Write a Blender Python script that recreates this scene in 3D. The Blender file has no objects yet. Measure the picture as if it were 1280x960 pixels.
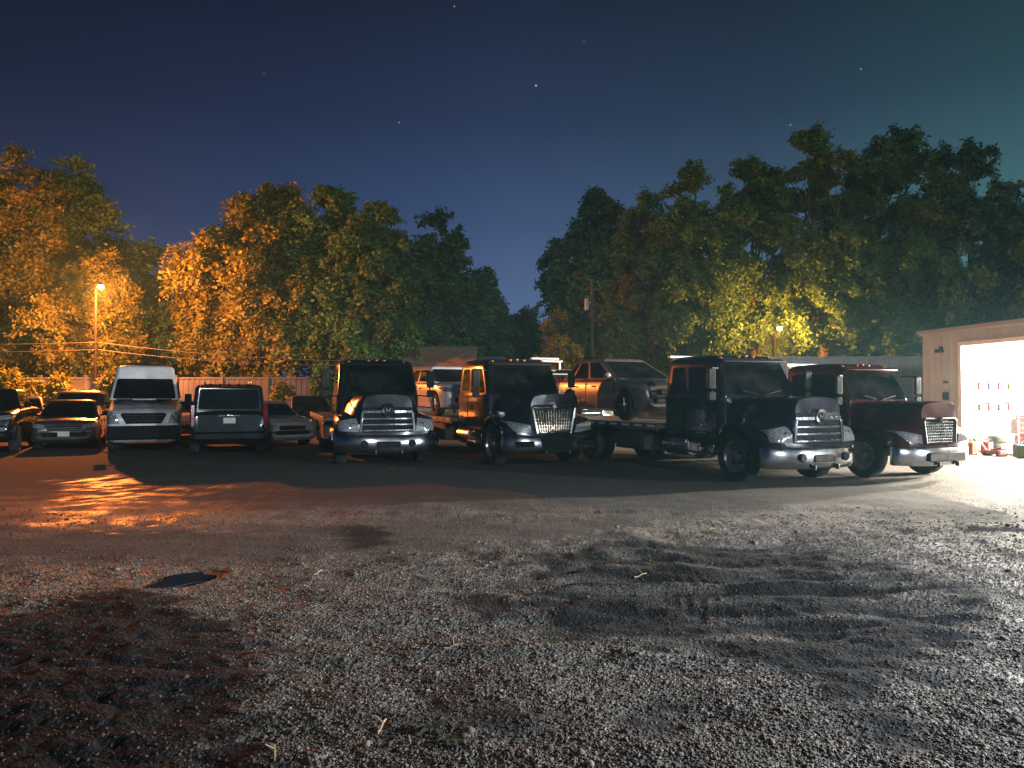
import bpy, math, random
import numpy as np
from mathutils import Vector, Matrix
R = math.radians
random.seed(7); rng = np.random.default_rng(7)
C = bpy.context.scene.collection
sc = bpy.context.scene

# ---------------------------------------------------------------- camera, sky, exposure
F, HY, EYE = 940.0, 492.0, 1.7            # focal length in photo pixels, horizon row, eye height
cam = bpy.data.cameras.new('camera'); co = bpy.data.objects.new('camera', cam); C.objects.link(co)
cam.sensor_width = 36.0; cam.lens = 36.0 * F / 1280.0
co.location = (0, 0, EYE); co.rotation_euler = (R(90) + math.atan((HY - 480) / F), 0, 0)
cam.clip_end = 3000; cam.clip_start = 0.05
sc.camera = co
sc.render.engine = 'CYCLES'
sc.cycles.use_denoising = True
sc.cycles.max_bounces = 6; sc.cycles.diffuse_bounces = 3; sc.cycles.glossy_bounces = 3
sc.cycles.sample_clamp_indirect = 4.0
sc.cycles.sample_clamp_direct = 60.0
sc.view_settings.view_transform = 'Standard'; sc.view_settings.look = 'None'
sc.view_settings.gamma = 1.0; sc.view_settings.exposure = 0.0

def srgb(r, g, b):
    f = lambda c: (c/255/12.92) if c/255 <= .04045 else ((c/255+.055)/1.055)**2.4
    return (f(r), f(g), f(b), 1)

world = bpy.data.worlds.new("World"); sc.world = world; world.use_nodes = True
nt = world.node_tree; N = nt.nodes; L = nt.links; N.clear()
def node(nt, t, **kw):
    n = nt.nodes.new(t)
    for k, v in kw.items():
        if k.startswith('i_'): n.inputs[k[2:].replace('_', ' ')].default_value = v
        else: setattr(n, k, v)
    return n
def ramp(nt, stops, interp='LINEAR'):
    n = nt.nodes.new('ShaderNodeValToRGB'); e = n.color_ramp.elements; n.color_ramp.interpolation = interp
    while len(e) < len(stops): e.new(0.5)
    for i, (p, c) in enumerate(stops):
        e[i].position = p; e[i].color = c if hasattr(c, '__len__') else (c, c, c, 1)
    return n
tc = node(nt, 'ShaderNodeTexCoord'); sep = node(nt, 'ShaderNodeSeparateXYZ'); L.new(tc.outputs['Generated'], sep.inputs[0])
zr = ramp(nt, [(0.0, srgb(94, 116, 158)), (.10, srgb(84, 106, 149)), (.22, srgb(60, 80, 119)), (.34, srgb(38, 54, 86)), (.46, srgb(25, 38, 61)), (1.0, srgb(12, 19, 40))])
L.new(sep.outputs['Z'], zr.inputs[0])
# sky tint: darker left (west), garage glow and flare veil painted green at right
mx = node(nt, 'ShaderNodeMapRange'); L.new(sep.outputs['X'], mx.inputs[0])
mx.inputs[1].default_value = -.6; mx.inputs[2].default_value = .6
ar = ramp(nt, [(0, (.16, .27, .38, 1)), (.25, (.42, .57, .70, 1)), (.5, (1, 1, 1, 1)), (.75, (1.0, 1.12, .86, 1)), (1, (1.15, 1.75, .85, 1))])
L.new(mx.outputs[0], ar.inputs[0])
mul = node(nt, 'ShaderNodeMix', data_type='RGBA', blend_type='MULTIPLY'); mul.inputs[0].default_value = 1
L.new(zr.outputs[0], mul.inputs[6]); L.new(ar.outputs[0], mul.inputs[7])
# a few stars, each at its own direction
acc = mul.outputs[2]
def star(px, py, s, k):
    global acc
    a = math.atan((HY - 480) / F)
    d = Vector(((px - 640) / F, 1, (480 - py) / F)); d = Matrix.Rotation(a, 3, 'X') @ d; d.normalize()
    vd = node(nt, 'ShaderNodeVectorMath', operation='DOT_PRODUCT'); vd.inputs[1].default_value = d
    nv = node(nt, 'ShaderNodeVectorMath', operation='NORMALIZE'); L.new(tc.outputs['Generated'], nv.inputs[0]); L.new(nv.outputs[0], vd.inputs[0])
    mr = node(nt, 'ShaderNodeMapRange'); L.new(vd.outputs['Value'], mr.inputs[0])
    mr.inputs[1].default_value = math.cos(s); mr.inputs[2].default_value = 1; mr.inputs[4].default_value = k
    ad = node(nt, 'ShaderNodeVectorMath', operation='ADD')
    L.new(acc, ad.inputs[0]); L.new(mr.outputs[0], ad.inputs[1]); acc = ad.outputs[0]
for st in [(670, 107, .0011, 1.0), (499, 153, .0010, .5), (1076, 86, .0011, .35), (568, 8, .0011, .3), (988, 156, .0012, .35), (730, 52, .0010, .3), (330, 92, .0010, .25)]:
    star(*st)
bg = node(nt, 'ShaderNodeBackground'); bg.inputs[1].default_value = 1.0; L.new(acc, bg.inputs[0])
# Nishita twilight underneath at a whisper, sun well below the horizon
sky = node(nt, 'ShaderNodeTexSky'); sky.sky_type = 'NISHITA'; sky.sun_disc = False; sky.sun_elevation = R(-8); sky.sun_rotation = R(200)
bg2 = node(nt, 'ShaderNodeBackground'); bg2.inputs[1].default_value = 0.05; L.new(sky.outputs[0], bg2.inputs[0])
ads = node(nt, 'ShaderNodeAddShader'); L.new(bg.outputs[0], ads.inputs[0]); L.new(bg2.outputs[0], ads.inputs[1])
wo = node(nt, 'ShaderNodeOutputWorld'); L.new(ads.outputs[0], wo.inputs[0])

# moonlight from behind the camera
sun = bpy.data.lights.new('moon', 'SUN'); sun.energy = 0.65; sun.angle = R(3); sun.color = (.95, .97, 1)
so = bpy.data.objects.new('moon', sun); C.objects.link(so); so.rotation_euler = (R(75), 0, R(14))

HPS = (1.0, .235, .04)
P_LAMP, P_FAR, P_BAY1, P_BAY2, P_WORK = 22000, 6000, 21000, 8500, 10500

# ---------------------------------------------------------------- helpers
def at(px, py=None, Y=None, z=0.0):
    if Y is None: Y = (EYE - z) * F / (py - HY)
    return Vector(((px - 640) / F * Y, Y, z))
def zat(py, Y): return EYE + (HY - py) / F * Y

class MB:
    def __init__(s): s.v = []; s.f = []; s.m = []
    def add(s, vs, fs, m=0):
        b = len(s.v); s.v += [tuple(v) for v in vs]
        for f in fs: s.f.append([b + i for i in f]); s.m.append(m)
    def box(s, c, d, m=0, rz=0, rx=0, ry=0):
        M = Matrix.Translation(c) @ Matrix.Rotation(rz, 4, 'Z') @ Matrix.Rotation(rx, 4, 'X') @ Matrix.Rotation(ry, 4, 'Y')
        vs = [M @ Vector((x*d[0]/2, y*d[1]/2, z*d[2]/2)) for x in (-1, 1) for y in (-1, 1) for z in (-1, 1)]
        s.add(vs, [(0,1,3,2), (4,6,7,5), (0,4,5,1), (2,3,7,6), (0,2,6,4), (1,5,7,3)], m); return s
    def cyl(s, p0, p1, r0, r1=None, n=12, m=0, cap=True):
        r1 = r0 if r1 is None else r1
        p0 = Vector(p0); p1 = Vector(p1); d = (p1 - p0).normalized()
        a = d.orthogonal().normalized(); b = d.cross(a)
        vs = []
        for p, r in ((p0, r0), (p1, r1)):
            for i in range(n):
                t = 2*math.pi*i/n; vs.append(p + a*math.cos(t)*r + b*math.sin(t)*r)
        fs = [(i, (i+1) % n, n+(i+1) % n, n+i) for i in range(n)]
        if cap: fs += [tuple(range(n))[::-1], tuple(range(n, 2*n))]
        s.add(vs, fs, m); return s
    def path(s, pts, r, n=8, m=0):
        for a, b in zip(pts[:-1], pts[1:]): s.cyl(a, b, r, r, n, m)
        return s
    def lathe(s, prof, o, axis='x', n=28, m=0):
        vs = []
        for (r, a) in prof:
            for i in range(n):
                t = 2*math.pi*i/n
                if axis == 'x': vs.append((o[0]+a, o[1]+r*math.cos(t), o[2]+r*math.sin(t)))
                elif axis == 'y': vs.append((o[0]+r*math.cos(t), o[1]+a, o[2]+r*math.sin(t)))
                else: vs.append((o[0]+r*math.cos(t), o[1]+r*math.sin(t), o[2]+a))
        fs = []
        for j in range(len(prof)-1):
            for i in range(n):
                fs.append((j*n+i, j*n+(i+1) % n, (j+1)*n+(i+1) % n, (j+1)*n+i))
        s.add(vs, fs, m); return s
    def loft(s, rings, m=0, cap=True):
        n = len(rings[0]); vs = [p for r in rings for p in r]; fs = []
        for j in range(len(rings)-1):
            for i in range(n): fs.append((j*n+i, j*n+(i+1) % n, (j+1)*n+(i+1) % n, (j+1)*n+i))
        if cap: fs += [tuple(range(n))[::-1], tuple(range((len(rings)-1)*n, len(rings)*n))]
        s.add(vs, fs, m); return s
    def panel(s, Q, uv, out=.008, th=.014, m=0):
        """thin slab on the bilinear quad Q=(P00,P10,P11,P01), outline uv"""
        P = [Vector(q) for q in Q]; n = (P[1]-P[0]).cross(P[3]-P[0]).normalized()
        pt = lambda u, v: P[0]*(1-u)*(1-v)+P[1]*u*(1-v)+P[2]*u*v+P[3]*(1-u)*v
        k = len(uv)
        vs = [pt(u, v)+n*out for u, v in uv] + [pt(u, v)+n*(out-th) for u, v in uv]
        s.add(vs, [tuple(range(k)), tuple(range(k, 2*k))[::-1]] + [(i, k+i, k+(i+1) % k, (i+1) % k) for i in range(k)], m); return s
    def ell(s, c, r, m=0, n=14, k=8):
        vs = []
        for j in range(1, k):
            ph = math.pi*j/k
            for i in range(n):
                t = 2*math.pi*i/n; vs.append((c[0]+r[0]*math.sin(ph)*math.cos(t), c[1]+r[1]*math.sin(ph)*math.sin(t), c[2]+r[2]*math.cos(ph)))
        vs += [(c[0], c[1], c[2]+r[2]), (c[0], c[1], c[2]-r[2])]; T = len(vs)-2
        fs = [(j*n+i, (j+1)*n+i, (j+1)*n+(i+1) % n, j*n+(i+1) % n) for j in range(k-2) for i in range(n)]
        fs += [(T, i, (i+1) % n) for i in range(n)] + [(T+1, (k-2)*n+(i+1) % n, (k-2)*n+i) for i in range(n)]
        s.add(vs, fs, m); return s
    def build(s, name, mats, parent=None, bevel=0, smooth=38, seg=2, weld=False):
        me = bpy.data.meshes.new(name); me.from_pydata(s.v, [], s.f)
        for mt in (mats if isinstance(mats, (list, tuple)) else [mats]): me.materials.append(mt)
        me.polygons.foreach_set('material_index', s.m)
        import bmesh
        bm = bmesh.new(); bm.from_mesh(me)
        if weld: bmesh.ops.remove_doubles(bm, verts=bm.verts, dist=1e-5)
        bmesh.ops.recalc_face_normals(bm, faces=bm.faces); bm.to_mesh(me); bm.free()
        if smooth:
            me.polygons.foreach_set('use_smooth', [True]*len(me.polygons)); me.set_sharp_from_angle(angle=R(smooth))
        o = bpy.data.objects.new(name, me); C.objects.link(o)
        if parent: o.parent = parent
        if bevel:
            b = o.modifiers.new('bevel', 'BEVEL'); b.width = bevel; b.segments = seg; b.limit_method = 'ANGLE'; b.angle_limit = R(35)
        return o

def rr(u0, v0, u1, v1, ru=.08, rv=.08, n=4):
    pts = []
    for cx, cy, a0 in ((u1-ru, v0+rv, -90), (u1-ru, v1-rv, 0), (u0+ru, v1-rv, 90), (u0+ru, v0+rv, 180)):
        for i in range(n+1):
            a = R(a0+90*i/n); pts.append((cx+ru*math.cos(a), cy+rv*math.sin(a)))
    return pts
def cut(o, mb):
    cm = bpy.data.meshes.new('cutter'); cm.from_pydata(mb.v, [], mb.f)
    import bmesh
    bm = bmesh.new(); bm.from_mesh(cm); bmesh.ops.recalc_face_normals(bm, faces=bm.faces); bm.to_mesh(cm); bm.free()
    c = bpy.data.objects.new('cutter', cm); C.objects.link(c)
    c.parent = o.parent
    b = o.modifiers.new('cut', 'BOOLEAN'); b.operation = 'DIFFERENCE'; b.object = c; b.solver = 'EXACT'
    bpy.context.view_layer.update()
    me = bpy.data.meshes.new_from_object(o.evaluated_get(bpy.context.evaluated_depsgraph_get()))
    o.modifiers.remove(b); old = o.data; o.data = me; me.name = old.name
    bpy.data.objects.remove(c); me.set_sharp_from_angle(angle=R(32))
from mathutils.bvhtree import BVHTree
def conform(name, o, corners, mt, parent, out=.012, th=.03, nx=8, nz=4, d=1, bevel=0):
    """thin shell that follows the front (d=1, seen along +y) or rear (d=-1) of mesh o between four (x, z) corners"""
    me = o.data; bv = BVHTree.FromPolygons([v.co for v in me.vertices], [tuple(p.vertices) for p in me.polygons])
    A_, B_, C_, D_ = [Vector((c[0], c[1])) for c in corners]; fr = []; bk = []
    for j in range(nz+1):
        for i in range(nx+1):
            u_, v_ = i/nx, j/nz; p = A_*(1-u_)*(1-v_)+B_*u_*(1-v_)+C_*u_*v_+D_*(1-u_)*v_
            loc, nn, _, _ = bv.ray_cast(Vector((p.x, -9*d, p.y)), Vector((0, d, 0)))
            if loc is None or nn.y*d > -.05:
                loc, nn, _, _ = bv.find_nearest(Vector((p.x, -1.0*d if loc is None else loc.y, p.y)))
            if nn.y*d > 0: nn = -nn
            fr.append(loc+nn*out); bk.append(loc+nn*(out-th))
    q = MB(); W_ = nx+1; n = len(fr); fs = []
    for j in range(nz):
        for i in range(nx): a = j*W_+i; fs += [(a, a+1, a+W_+1, a+W_), (n+a, n+a+W_, n+a+W_+1, n+a+1)]
    ed = [i for i in range(W_)]+[j*W_+nx for j in range(1, nz+1)]+[nz*W_+i for i in range(nx-1, -1, -1)]+[j*W_ for j in range(nz-1, 0, -1)]
    for a, b in zip(ed, ed[1:]+ed[:1]): fs.append((a, n+a, n+b, b))
    q.add(fr+bk, fs); return q.build(name, mt, parent, smooth=45)
def tag(o, label=None, cat=None, group=None, kind=None):
    if label: o['label'] = label
    if cat: o['category'] = cat
    if group: o['group'] = group
    if kind: o['kind'] = kind
    return o
def empty(name, loc=(0, 0, 0), rz=0, label=None, cat=None, group=None):
    o = bpy.data.objects.new(name, None); C.objects.link(o); o.location = loc; o.rotation_euler = (0, 0, rz); o.empty_display_size = .3
    return tag(o, label, cat, group)
def copy_tree(o, parent=None):
    c = o.copy(); C.objects.link(c); c.parent = parent
    for ch in list(o.children): copy_tree(ch, c)
    return c

# ---------------------------------------------------------------- materials
def mat(name, col, rough=.5, metal=0, coat=0, var=.15, vscale=6, bump=0, bscale=60, spec=.5, emis=None, es=0, dirt=None, dirt_amt=.5, coord='Object'):
    m = bpy.data.materials.new(name); m.use_nodes = True; t = m.node_tree; b = t.nodes['Principled BSDF']
    tcn = node(t, 'ShaderNodeTexCoord')
    nz = node(t, 'ShaderNodeTexNoise'); nz.inputs['Scale'].default_value = vscale; nz.inputs['Detail'].default_value = 6
    t.links.new(tcn.outputs[coord], nz.inputs['Vector'])
    c0 = tuple(x*(1-var) for x in col[:3])+(1,); c1 = tuple(min(1, x*(1+var)) for x in col[:3])+(1,)
    rp = ramp(t, [(.3, c0), (.7, c1)]); t.links.new(nz.outputs[0], rp.inputs[0]); out = rp.outputs[0]
    if dirt:
        n2 = node(t, 'ShaderNodeTexNoise'); n2.inputs['Scale'].default_value = vscale*.6; n2.inputs['Detail'].default_value = 9
        t.links.new(tcn.outputs[coord], n2.inputs['Vector'])
        r2 = ramp(t, [(.42, 0.0), (.75, dirt_amt)]); t.links.new(n2.outputs[0], r2.inputs[0])
        mm = node(t, 'ShaderNodeMix', data_type='RGBA'); t.links.new(r2.outputs[0], mm.inputs[0]); t.links.new(out, mm.inputs[6]); mm.inputs[7].default_value = tuple(dirt)+(1,)
        out = mm.outputs[2]
    t.links.new(out, b.inputs['Base Color'])
    rr_ = ramp(t, [(.3, max(0, rough*.8)), (.7, min(1, rough*1.25))]); t.links.new(nz.outputs[0], rr_.inputs[0]); t.links.new(rr_.outputs[0], b.inputs['Roughness'])
    b.inputs['Metallic'].default_value = metal; b.inputs['Coat Weight'].default_value = coat; b.inputs['Coat Roughness'].default_value = .06
    b.inputs['Specular IOR Level'].default_value = spec
    if emis: b.inputs['Emission Color'].default_value = tuple(emis)+(1,); b.inputs['Emission Strength'].default_value = es
    if bump:
        n3 = node(t, 'ShaderNodeTexNoise'); n3.inputs['Scale'].default_value = bscale; n3.inputs['Detail'].default_value = 5
        t.links.new(tcn.outputs[coord], n3.inputs['Vector'])
        bp = node(t, 'ShaderNodeBump'); bp.inputs['Strength'].default_value = bump; bp.inputs['Distance'].default_value = .02
        t.links.new(n3.outputs[0], bp.inputs['Height']); t.links.new(bp.outputs[0], b.inputs['Normal'])
    return m
DUST = (.12, .10, .08)
M = {}
M['black_paint'] = mat('black paint', (.005, .006, .009), .22, coat=.7, spec=.4, dirt=DUST, dirt_amt=.05, vscale=2)
M['navy_paint'] = mat('navy paint', (.006, .010, .020), .15, coat=.9, spec=.5, dirt=DUST, dirt_amt=.10, vscale=2)
M['red_paint'] = mat('dark red paint', (.040, .003, .005), .2, coat=.5, spec=.3, dirt=DUST, dirt_amt=.08, vscale=2)
M['white_paint'] = mat('white paint', (.80, .81, .83), .3, coat=.6, dirt=DUST, dirt_amt=.18, vscale=2)
M['silver_paint'] = mat('silver paint', (.34, .35, .36), .3, metal=.25, coat=.8, dirt=DUST, dirt_amt=.12, vscale=2)
M['grey_paint'] = mat('grey paint', (.05, .052, .056), .25, metal=.2, coat=.9, dirt=DUST, dirt_amt=.12, vscale=2)
M['tan_paint'] = mat('pale gold paint', (.30, .27, .22), .3, metal=.3, coat=.8, dirt=DUST, dirt_amt=.12, vscale=2)
M['glass'] = mat('dark glass', (.006, .008, .009), .045, spec=.8, var=.3, vscale=1.2)
def glassmat():
    m = bpy.data.materials.new('tinted glass'); m.use_nodes = True; t = m.node_tree; t.nodes.clear()
    g = node(t, 'ShaderNodeBsdfGlossy'); g.inputs['Roughness'].default_value = .03; g.inputs['Color'].default_value = (.8, .85, .88, 1)
    tr = node(t, 'ShaderNodeBsdfTransparent'); tr.inputs['Color'].default_value = (.42, .48, .47, 1)
    di = node(t, 'ShaderNodeBsdfDiffuse'); di.inputs['Color'].default_value = (.10, .10, .10, 1)
    fr = node(t, 'ShaderNodeFresnel'); fr.inputs['IOR'].default_value = 1.5
    tcn = node(t, 'ShaderNodeTexCoord'); nz = node(t, 'ShaderNodeTexNoise'); nz.inputs['Scale'].default_value = 2.5; nz.inputs['Detail'].default_value = 6; t.links.new(tcn.outputs['Object'], nz.inputs['Vector'])
    du = ramp(t, [(.4, .03), (.75, .16)]); t.links.new(nz.outputs[0], du.inputs[0])      # dust film
    a = node(t, 'ShaderNodeMixShader'); t.links.new(du.outputs[0], a.inputs[0]); t.links.new(tr.outputs[0], a.inputs[1]); t.links.new(di.outputs[0], a.inputs[2])
    b = node(t, 'ShaderNodeMixShader'); t.links.new(fr.outputs[0], b.inputs[0]); t.links.new(a.outputs[0], b.inputs[1]); t.links.new(g.outputs[0], b.inputs[2])
    o = node(t, 'ShaderNodeOutputMaterial'); t.links.new(b.outputs[0], o.inputs['Surface']); return m
M['clear_glass'] = glassmat()
M['seat_cloth'] = mat('grey seat cloth', (.09, .09, .095), .9, vscale=8)
M['chrome'] = mat('chrome', (.66, .66, .67), .13, metal=1, var=.12, vscale=5, bump=.04, bscale=8)
M['bumper_chrome'] = mat('bumper chrome', (.42, .42, .43), .2, metal=1, dirt=DUST, dirt_amt=.45, vscale=3)
M['dull_chrome'] = mat('weathered chrome', (.5, .5, .5), .26, metal=1, dirt=DUST, dirt_amt=.35, vscale=4)
M['rubber'] = mat('tyre rubber', (.018, .017, .016), .8, dirt=DUST, dirt_amt=.35, vscale=9, bump=.3, bscale=40)
M['plastic'] = mat('black plastic', (.007, .007, .008), .7, vscale=10, spec=.2)
M['steel'] = mat('painted steel', (.030, .031, .033), .5, dirt=(.11, .07, .05), dirt_amt=.5, vscale=3)
M['deck'] = mat('worn steel deck', (.16, .155, .15), .45, metal=.6, dirt=(.10, .07, .05), dirt_amt=.6, vscale=3)
M['mirror_shell'] = mat('mirror shell', (.03, .03, .03), .8, spec=.12)
M['alloy'] = mat('alloy wheel', (.42, .42, .43), .3, metal=.9, dirt=DUST, dirt_amt=.4, vscale=8)
M['lens'] = mat('headlight lens', (.42, .43, .44), .08, spec=.8, metal=.55, var=.5, vscale=22)
M['red_lens'] = mat('tail lamp lens', (.24, .008, .008), .1, spec=.8, vscale=20)
M['amber'] = mat('amber lens', (.30, .09, .02), .15, spec=.8, vscale=20)
M['plate'] = mat('licence plate', (.62, .66, .55), .4, vscale=20)
M['ink'] = mat('dark ink', (.04, .05, .12), .5)
M['white_steel'] = mat('white steel', (.72, .72, .70), .4, dirt=DUST, dirt_amt=.2, vscale=4)
M['decal'] = mat('door lettering', (.35, .35, .33), .5, vscale=30)
M['metal_wall'] = mat('tan corrugated steel', (.38, .43, .44), .5, dirt=(.22, .17, .12), dirt_amt=.4, vscale=1.2)
M['grey_wall'] = mat('grey corrugated steel', (.27, .27, .28), .5, dirt=(.15, .13, .11), dirt_amt=.4, vscale=1.2)
M['inner_wall'] = mat('white liner panel', (.55, .55, .50), .6, dirt=(.45, .38, .28), dirt_amt=.25, vscale=2)
M['concrete'] = mat('concrete floor', (.38, .37, .35), .5, dirt=(.10, .09, .08), dirt_amt=.6, vscale=1.5)
M['wood'] = mat('timber', (.26, .16, .075), .7, vscale=8, var=.3)
M['lamp_pole'] = mat('dark lamp pole', (.016, .013, .011), .7, spec=.2)
M['weathered_wood'] = mat('weathered pole wood', (.075, .06, .045), .85, vscale=5, var=.35, bump=.4, bscale=30)
M['fence'] = mat('pale vinyl fence', (.13, .14, .15), .55, dirt=(.18, .16, .13), dirt_amt=.5, vscale=1.5)
M['roof'] = mat('brown shingle roof', (.38, .26, .18), .8, dirt=(.08, .06, .05), dirt_amt=.5, vscale=3, bump=.4, bscale=25)
M['siding'] = mat('cream siding', (.55, .50, .40), .6, dirt=(.3, .26, .2), dirt_amt=.3, vscale=1.5)
M['brick'] = mat('chimney brick', (.36, .17, .10), .8, vscale=12, var=.35, bump=.4, bscale=30)
M['galv'] = mat('galvanised pole', (.30, .30, .29), .45, metal=.5, vscale=6)
M['bark'] = mat('bark', (.055, .042, .032), .9, vscale=4, var=.4, bump=.6, bscale=14)
M['wire'] = mat('cable sheath', (.10, .09, .085), .6)
M['red_box'] = mat('red enamel', (.16, .006, .004), .35, vscale=6)
M['orange_box'] = mat('orange plastic', (.25, .05, .004), .45, vscale=6)
M['blue_box'] = mat('blue plastic', (.01, .03, .12), .45, vscale=6)
M['green_box'] = mat('green plastic', (.02, .08, .02), .45, vscale=6)
M['card'] = mat('cardboard', (.16, .09, .04), .8, vscale=6)
M['stone'] = None
def emit(name, col, s):
    m = bpy.data.materials.new(name); m.use_nodes = True; t = m.node_tree; t.nodes.clear()
    e = node(t, 'ShaderNodeEmission'); e.inputs[0].default_value = tuple(col)+(1,); e.inputs[1].default_value = s
    o = node(t, 'ShaderNodeOutputMaterial'); t.links.new(e.outputs[0], o.inputs[0]); return m
M['hps'] = emit('sodium lamp glow', (1, .55, .16), 60)
M['tube'] = emit('fluorescent tube', (1, .98, .92), 14)

def leafmat(name, a, b, c):
    m = bpy.data.materials.new(name); m.use_nodes = True; t = m.node_tree; p = t.nodes['Principled BSDF']
    at_ = node(t, 'ShaderNodeAttribute'); at_.attribute_name = 'tone'
    rp = ramp(t, [(0, tuple(a)+(1,)), (.55, tuple(b)+(1,)), (1, tuple(c)+(1,))]); t.links.new(at_.outputs['Fac'], rp.inputs[0])
    t.links.new(rp.outputs[0], p.inputs['Base Color']); p.inputs['Roughness'].default_value = .6; p.inputs['Specular IOR Level'].default_value = .3
    tr = node(t, 'ShaderNodeBsdfTranslucent'); t.links.new(rp.outputs[0], tr.inputs[0])
    mx_ = node(t, 'ShaderNodeMixShader'); mx_.inputs[0].default_value = .3
    o = t.nodes['Material Output']; t.links.new(p.outputs[0], mx_.inputs[1]); t.links.new(tr.outputs[0], mx_.inputs[2]); t.links.new(mx_.outputs[0], o.inputs[0])
    return m
M['leaf_lit'] = leafmat('lamplit leaves', (.08, .09, .015), (.19, .205, .028), (.31, .32, .05))  # brighter leaves for lamplit trees, some of the lamp's light in the colour
M['leaf_green'] = leafmat('green leaves', (.045, .105, .026), (.085, .19, .045), (.14, .28, .07))
M['leaf_dark'] = leafmat('dark green leaves', (.030, .085, .042), (.058, .155, .074), (.10, .25, .12))

# ---------------------------------------------------------------- numpy noise
def _hash(ix, iy, s):
    h = (ix.astype(np.int64)*374761393 + iy.astype(np.int64)*668265263 + s*1442695041) & 0xffffffff
    h = ((h ^ (h >> 13))*1274126177) & 0xffffffff
    return ((h ^ (h >> 16)) & 0xffff)/65535.0
def vnoise(x, y, s=0):
    ix = np.floor(x); iy = np.floor(y); fx = x-ix; fy = y-iy; fx = fx*fx*(3-2*fx); fy = fy*fy*(3-2*fy)
    a = _hash(ix, iy, s); b = _hash(ix+1, iy, s); c = _hash(ix, iy+1, s); d = _hash(ix+1, iy+1, s)
    return (a*(1-fx)+b*fx)*(1-fy)+(c*(1-fx)+d*fx)*fy
def fbm(x, y, o=4, s=0, g=.5):
    r = 0; a = 1; t = 0
    for k in range(o): r = r+a*vnoise(x*2**k, y*2**k, s+k*17); t += a; a *= g
    return r/t - .5
def sdpoly(x, y, P):
    """signed distance, positive inside"""
    d = np.full(x.shape, 1e9); ins = np.zeros(x.shape, bool); n = len(P)
    for i in range(n):
        ax, ay = P[i]; bx, by = P[(i+1) % n]; ex, ey = bx-ax, by-ay
        t = np.clip(((x-ax)*ex+(y-ay)*ey)/(ex*ex+ey*ey), 0, 1)
        d = np.minimum(d, np.hypot(x-ax-t*ex, y-ay-t*ey))
        c = ((ay > y) != (by > y)) & (x < (bx-ax)*(y-ay)/(by-ay+1e-12)+ax); ins ^= c
    return np.where(ins, d, -d)
def wp(pts): return [tuple(at(px, py)[:2]) for px, py in pts]
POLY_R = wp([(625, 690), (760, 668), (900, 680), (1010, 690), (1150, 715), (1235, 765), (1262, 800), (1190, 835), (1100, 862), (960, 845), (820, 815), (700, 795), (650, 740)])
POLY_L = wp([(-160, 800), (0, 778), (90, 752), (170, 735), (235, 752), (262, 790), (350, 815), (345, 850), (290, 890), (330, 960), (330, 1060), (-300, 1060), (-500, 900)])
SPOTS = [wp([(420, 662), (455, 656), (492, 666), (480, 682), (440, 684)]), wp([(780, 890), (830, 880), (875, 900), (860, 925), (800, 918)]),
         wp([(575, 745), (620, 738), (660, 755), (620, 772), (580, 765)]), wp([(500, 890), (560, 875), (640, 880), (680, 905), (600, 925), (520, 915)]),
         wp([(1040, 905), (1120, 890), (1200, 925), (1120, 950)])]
POLY_MUD = wp([(-900, 662), (40, 660), (300, 658), (480, 650), (700, 648), (900, 640), (700, 668), (480, 690), (300, 702), (60, 706), (-900, 720)])
POLY_WET = wp([(30, 655), (70, 625), (60, 600), (170, 592), (300, 603), (380, 615), (300, 640), (200, 658)])
POLY_WET2 = wp([(150, 738), (190, 712), (262, 706), (300, 712), (262, 735), (215, 745)])
def sm(v, w): return np.clip(v/w+.5, 0, 1)
def masks(x, y):
    w = fbm(x*1.6, y*2.2, 5, 5, .6)*1.7
    wf = fbm(x*4, y*7, 5, 55, .65)*1.1
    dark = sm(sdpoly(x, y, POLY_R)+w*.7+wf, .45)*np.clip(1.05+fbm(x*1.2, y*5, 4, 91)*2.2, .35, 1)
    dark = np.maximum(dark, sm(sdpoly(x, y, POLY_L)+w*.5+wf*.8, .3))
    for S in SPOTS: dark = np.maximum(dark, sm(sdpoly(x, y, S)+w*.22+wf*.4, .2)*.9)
    mud = sm(sdpoly(x, y, POLY_MUD)+w*1.2, .9)
    mud = np.maximum(mud, np.clip((y-10.2+w*1.5+x*.12)/2.0, 0, 1)*(x < 7))
    wet = np.maximum(sm(sdpoly(x, y, POLY_WET)+w*.9+wf, .4), sm(sdpoly(x, y, POLY_WET2)+w*.25+wf*.6, .2))
    wet = wet*np.clip(fbm(x*1.3, y*2.2, 4, 31)*5+.75, 0, 1)*np.clip(fbm(x*5, y*8, 4, 37)*6+.55, 0, 1)
    mud = mud*(1-wet)
    return dark, mud, wet
PC = at(228, 721)
def puddle_q(x, y): return ((x-PC.x-.25*(y-PC.y))/.27)**2+((y-PC.y)/.38)**2
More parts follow.
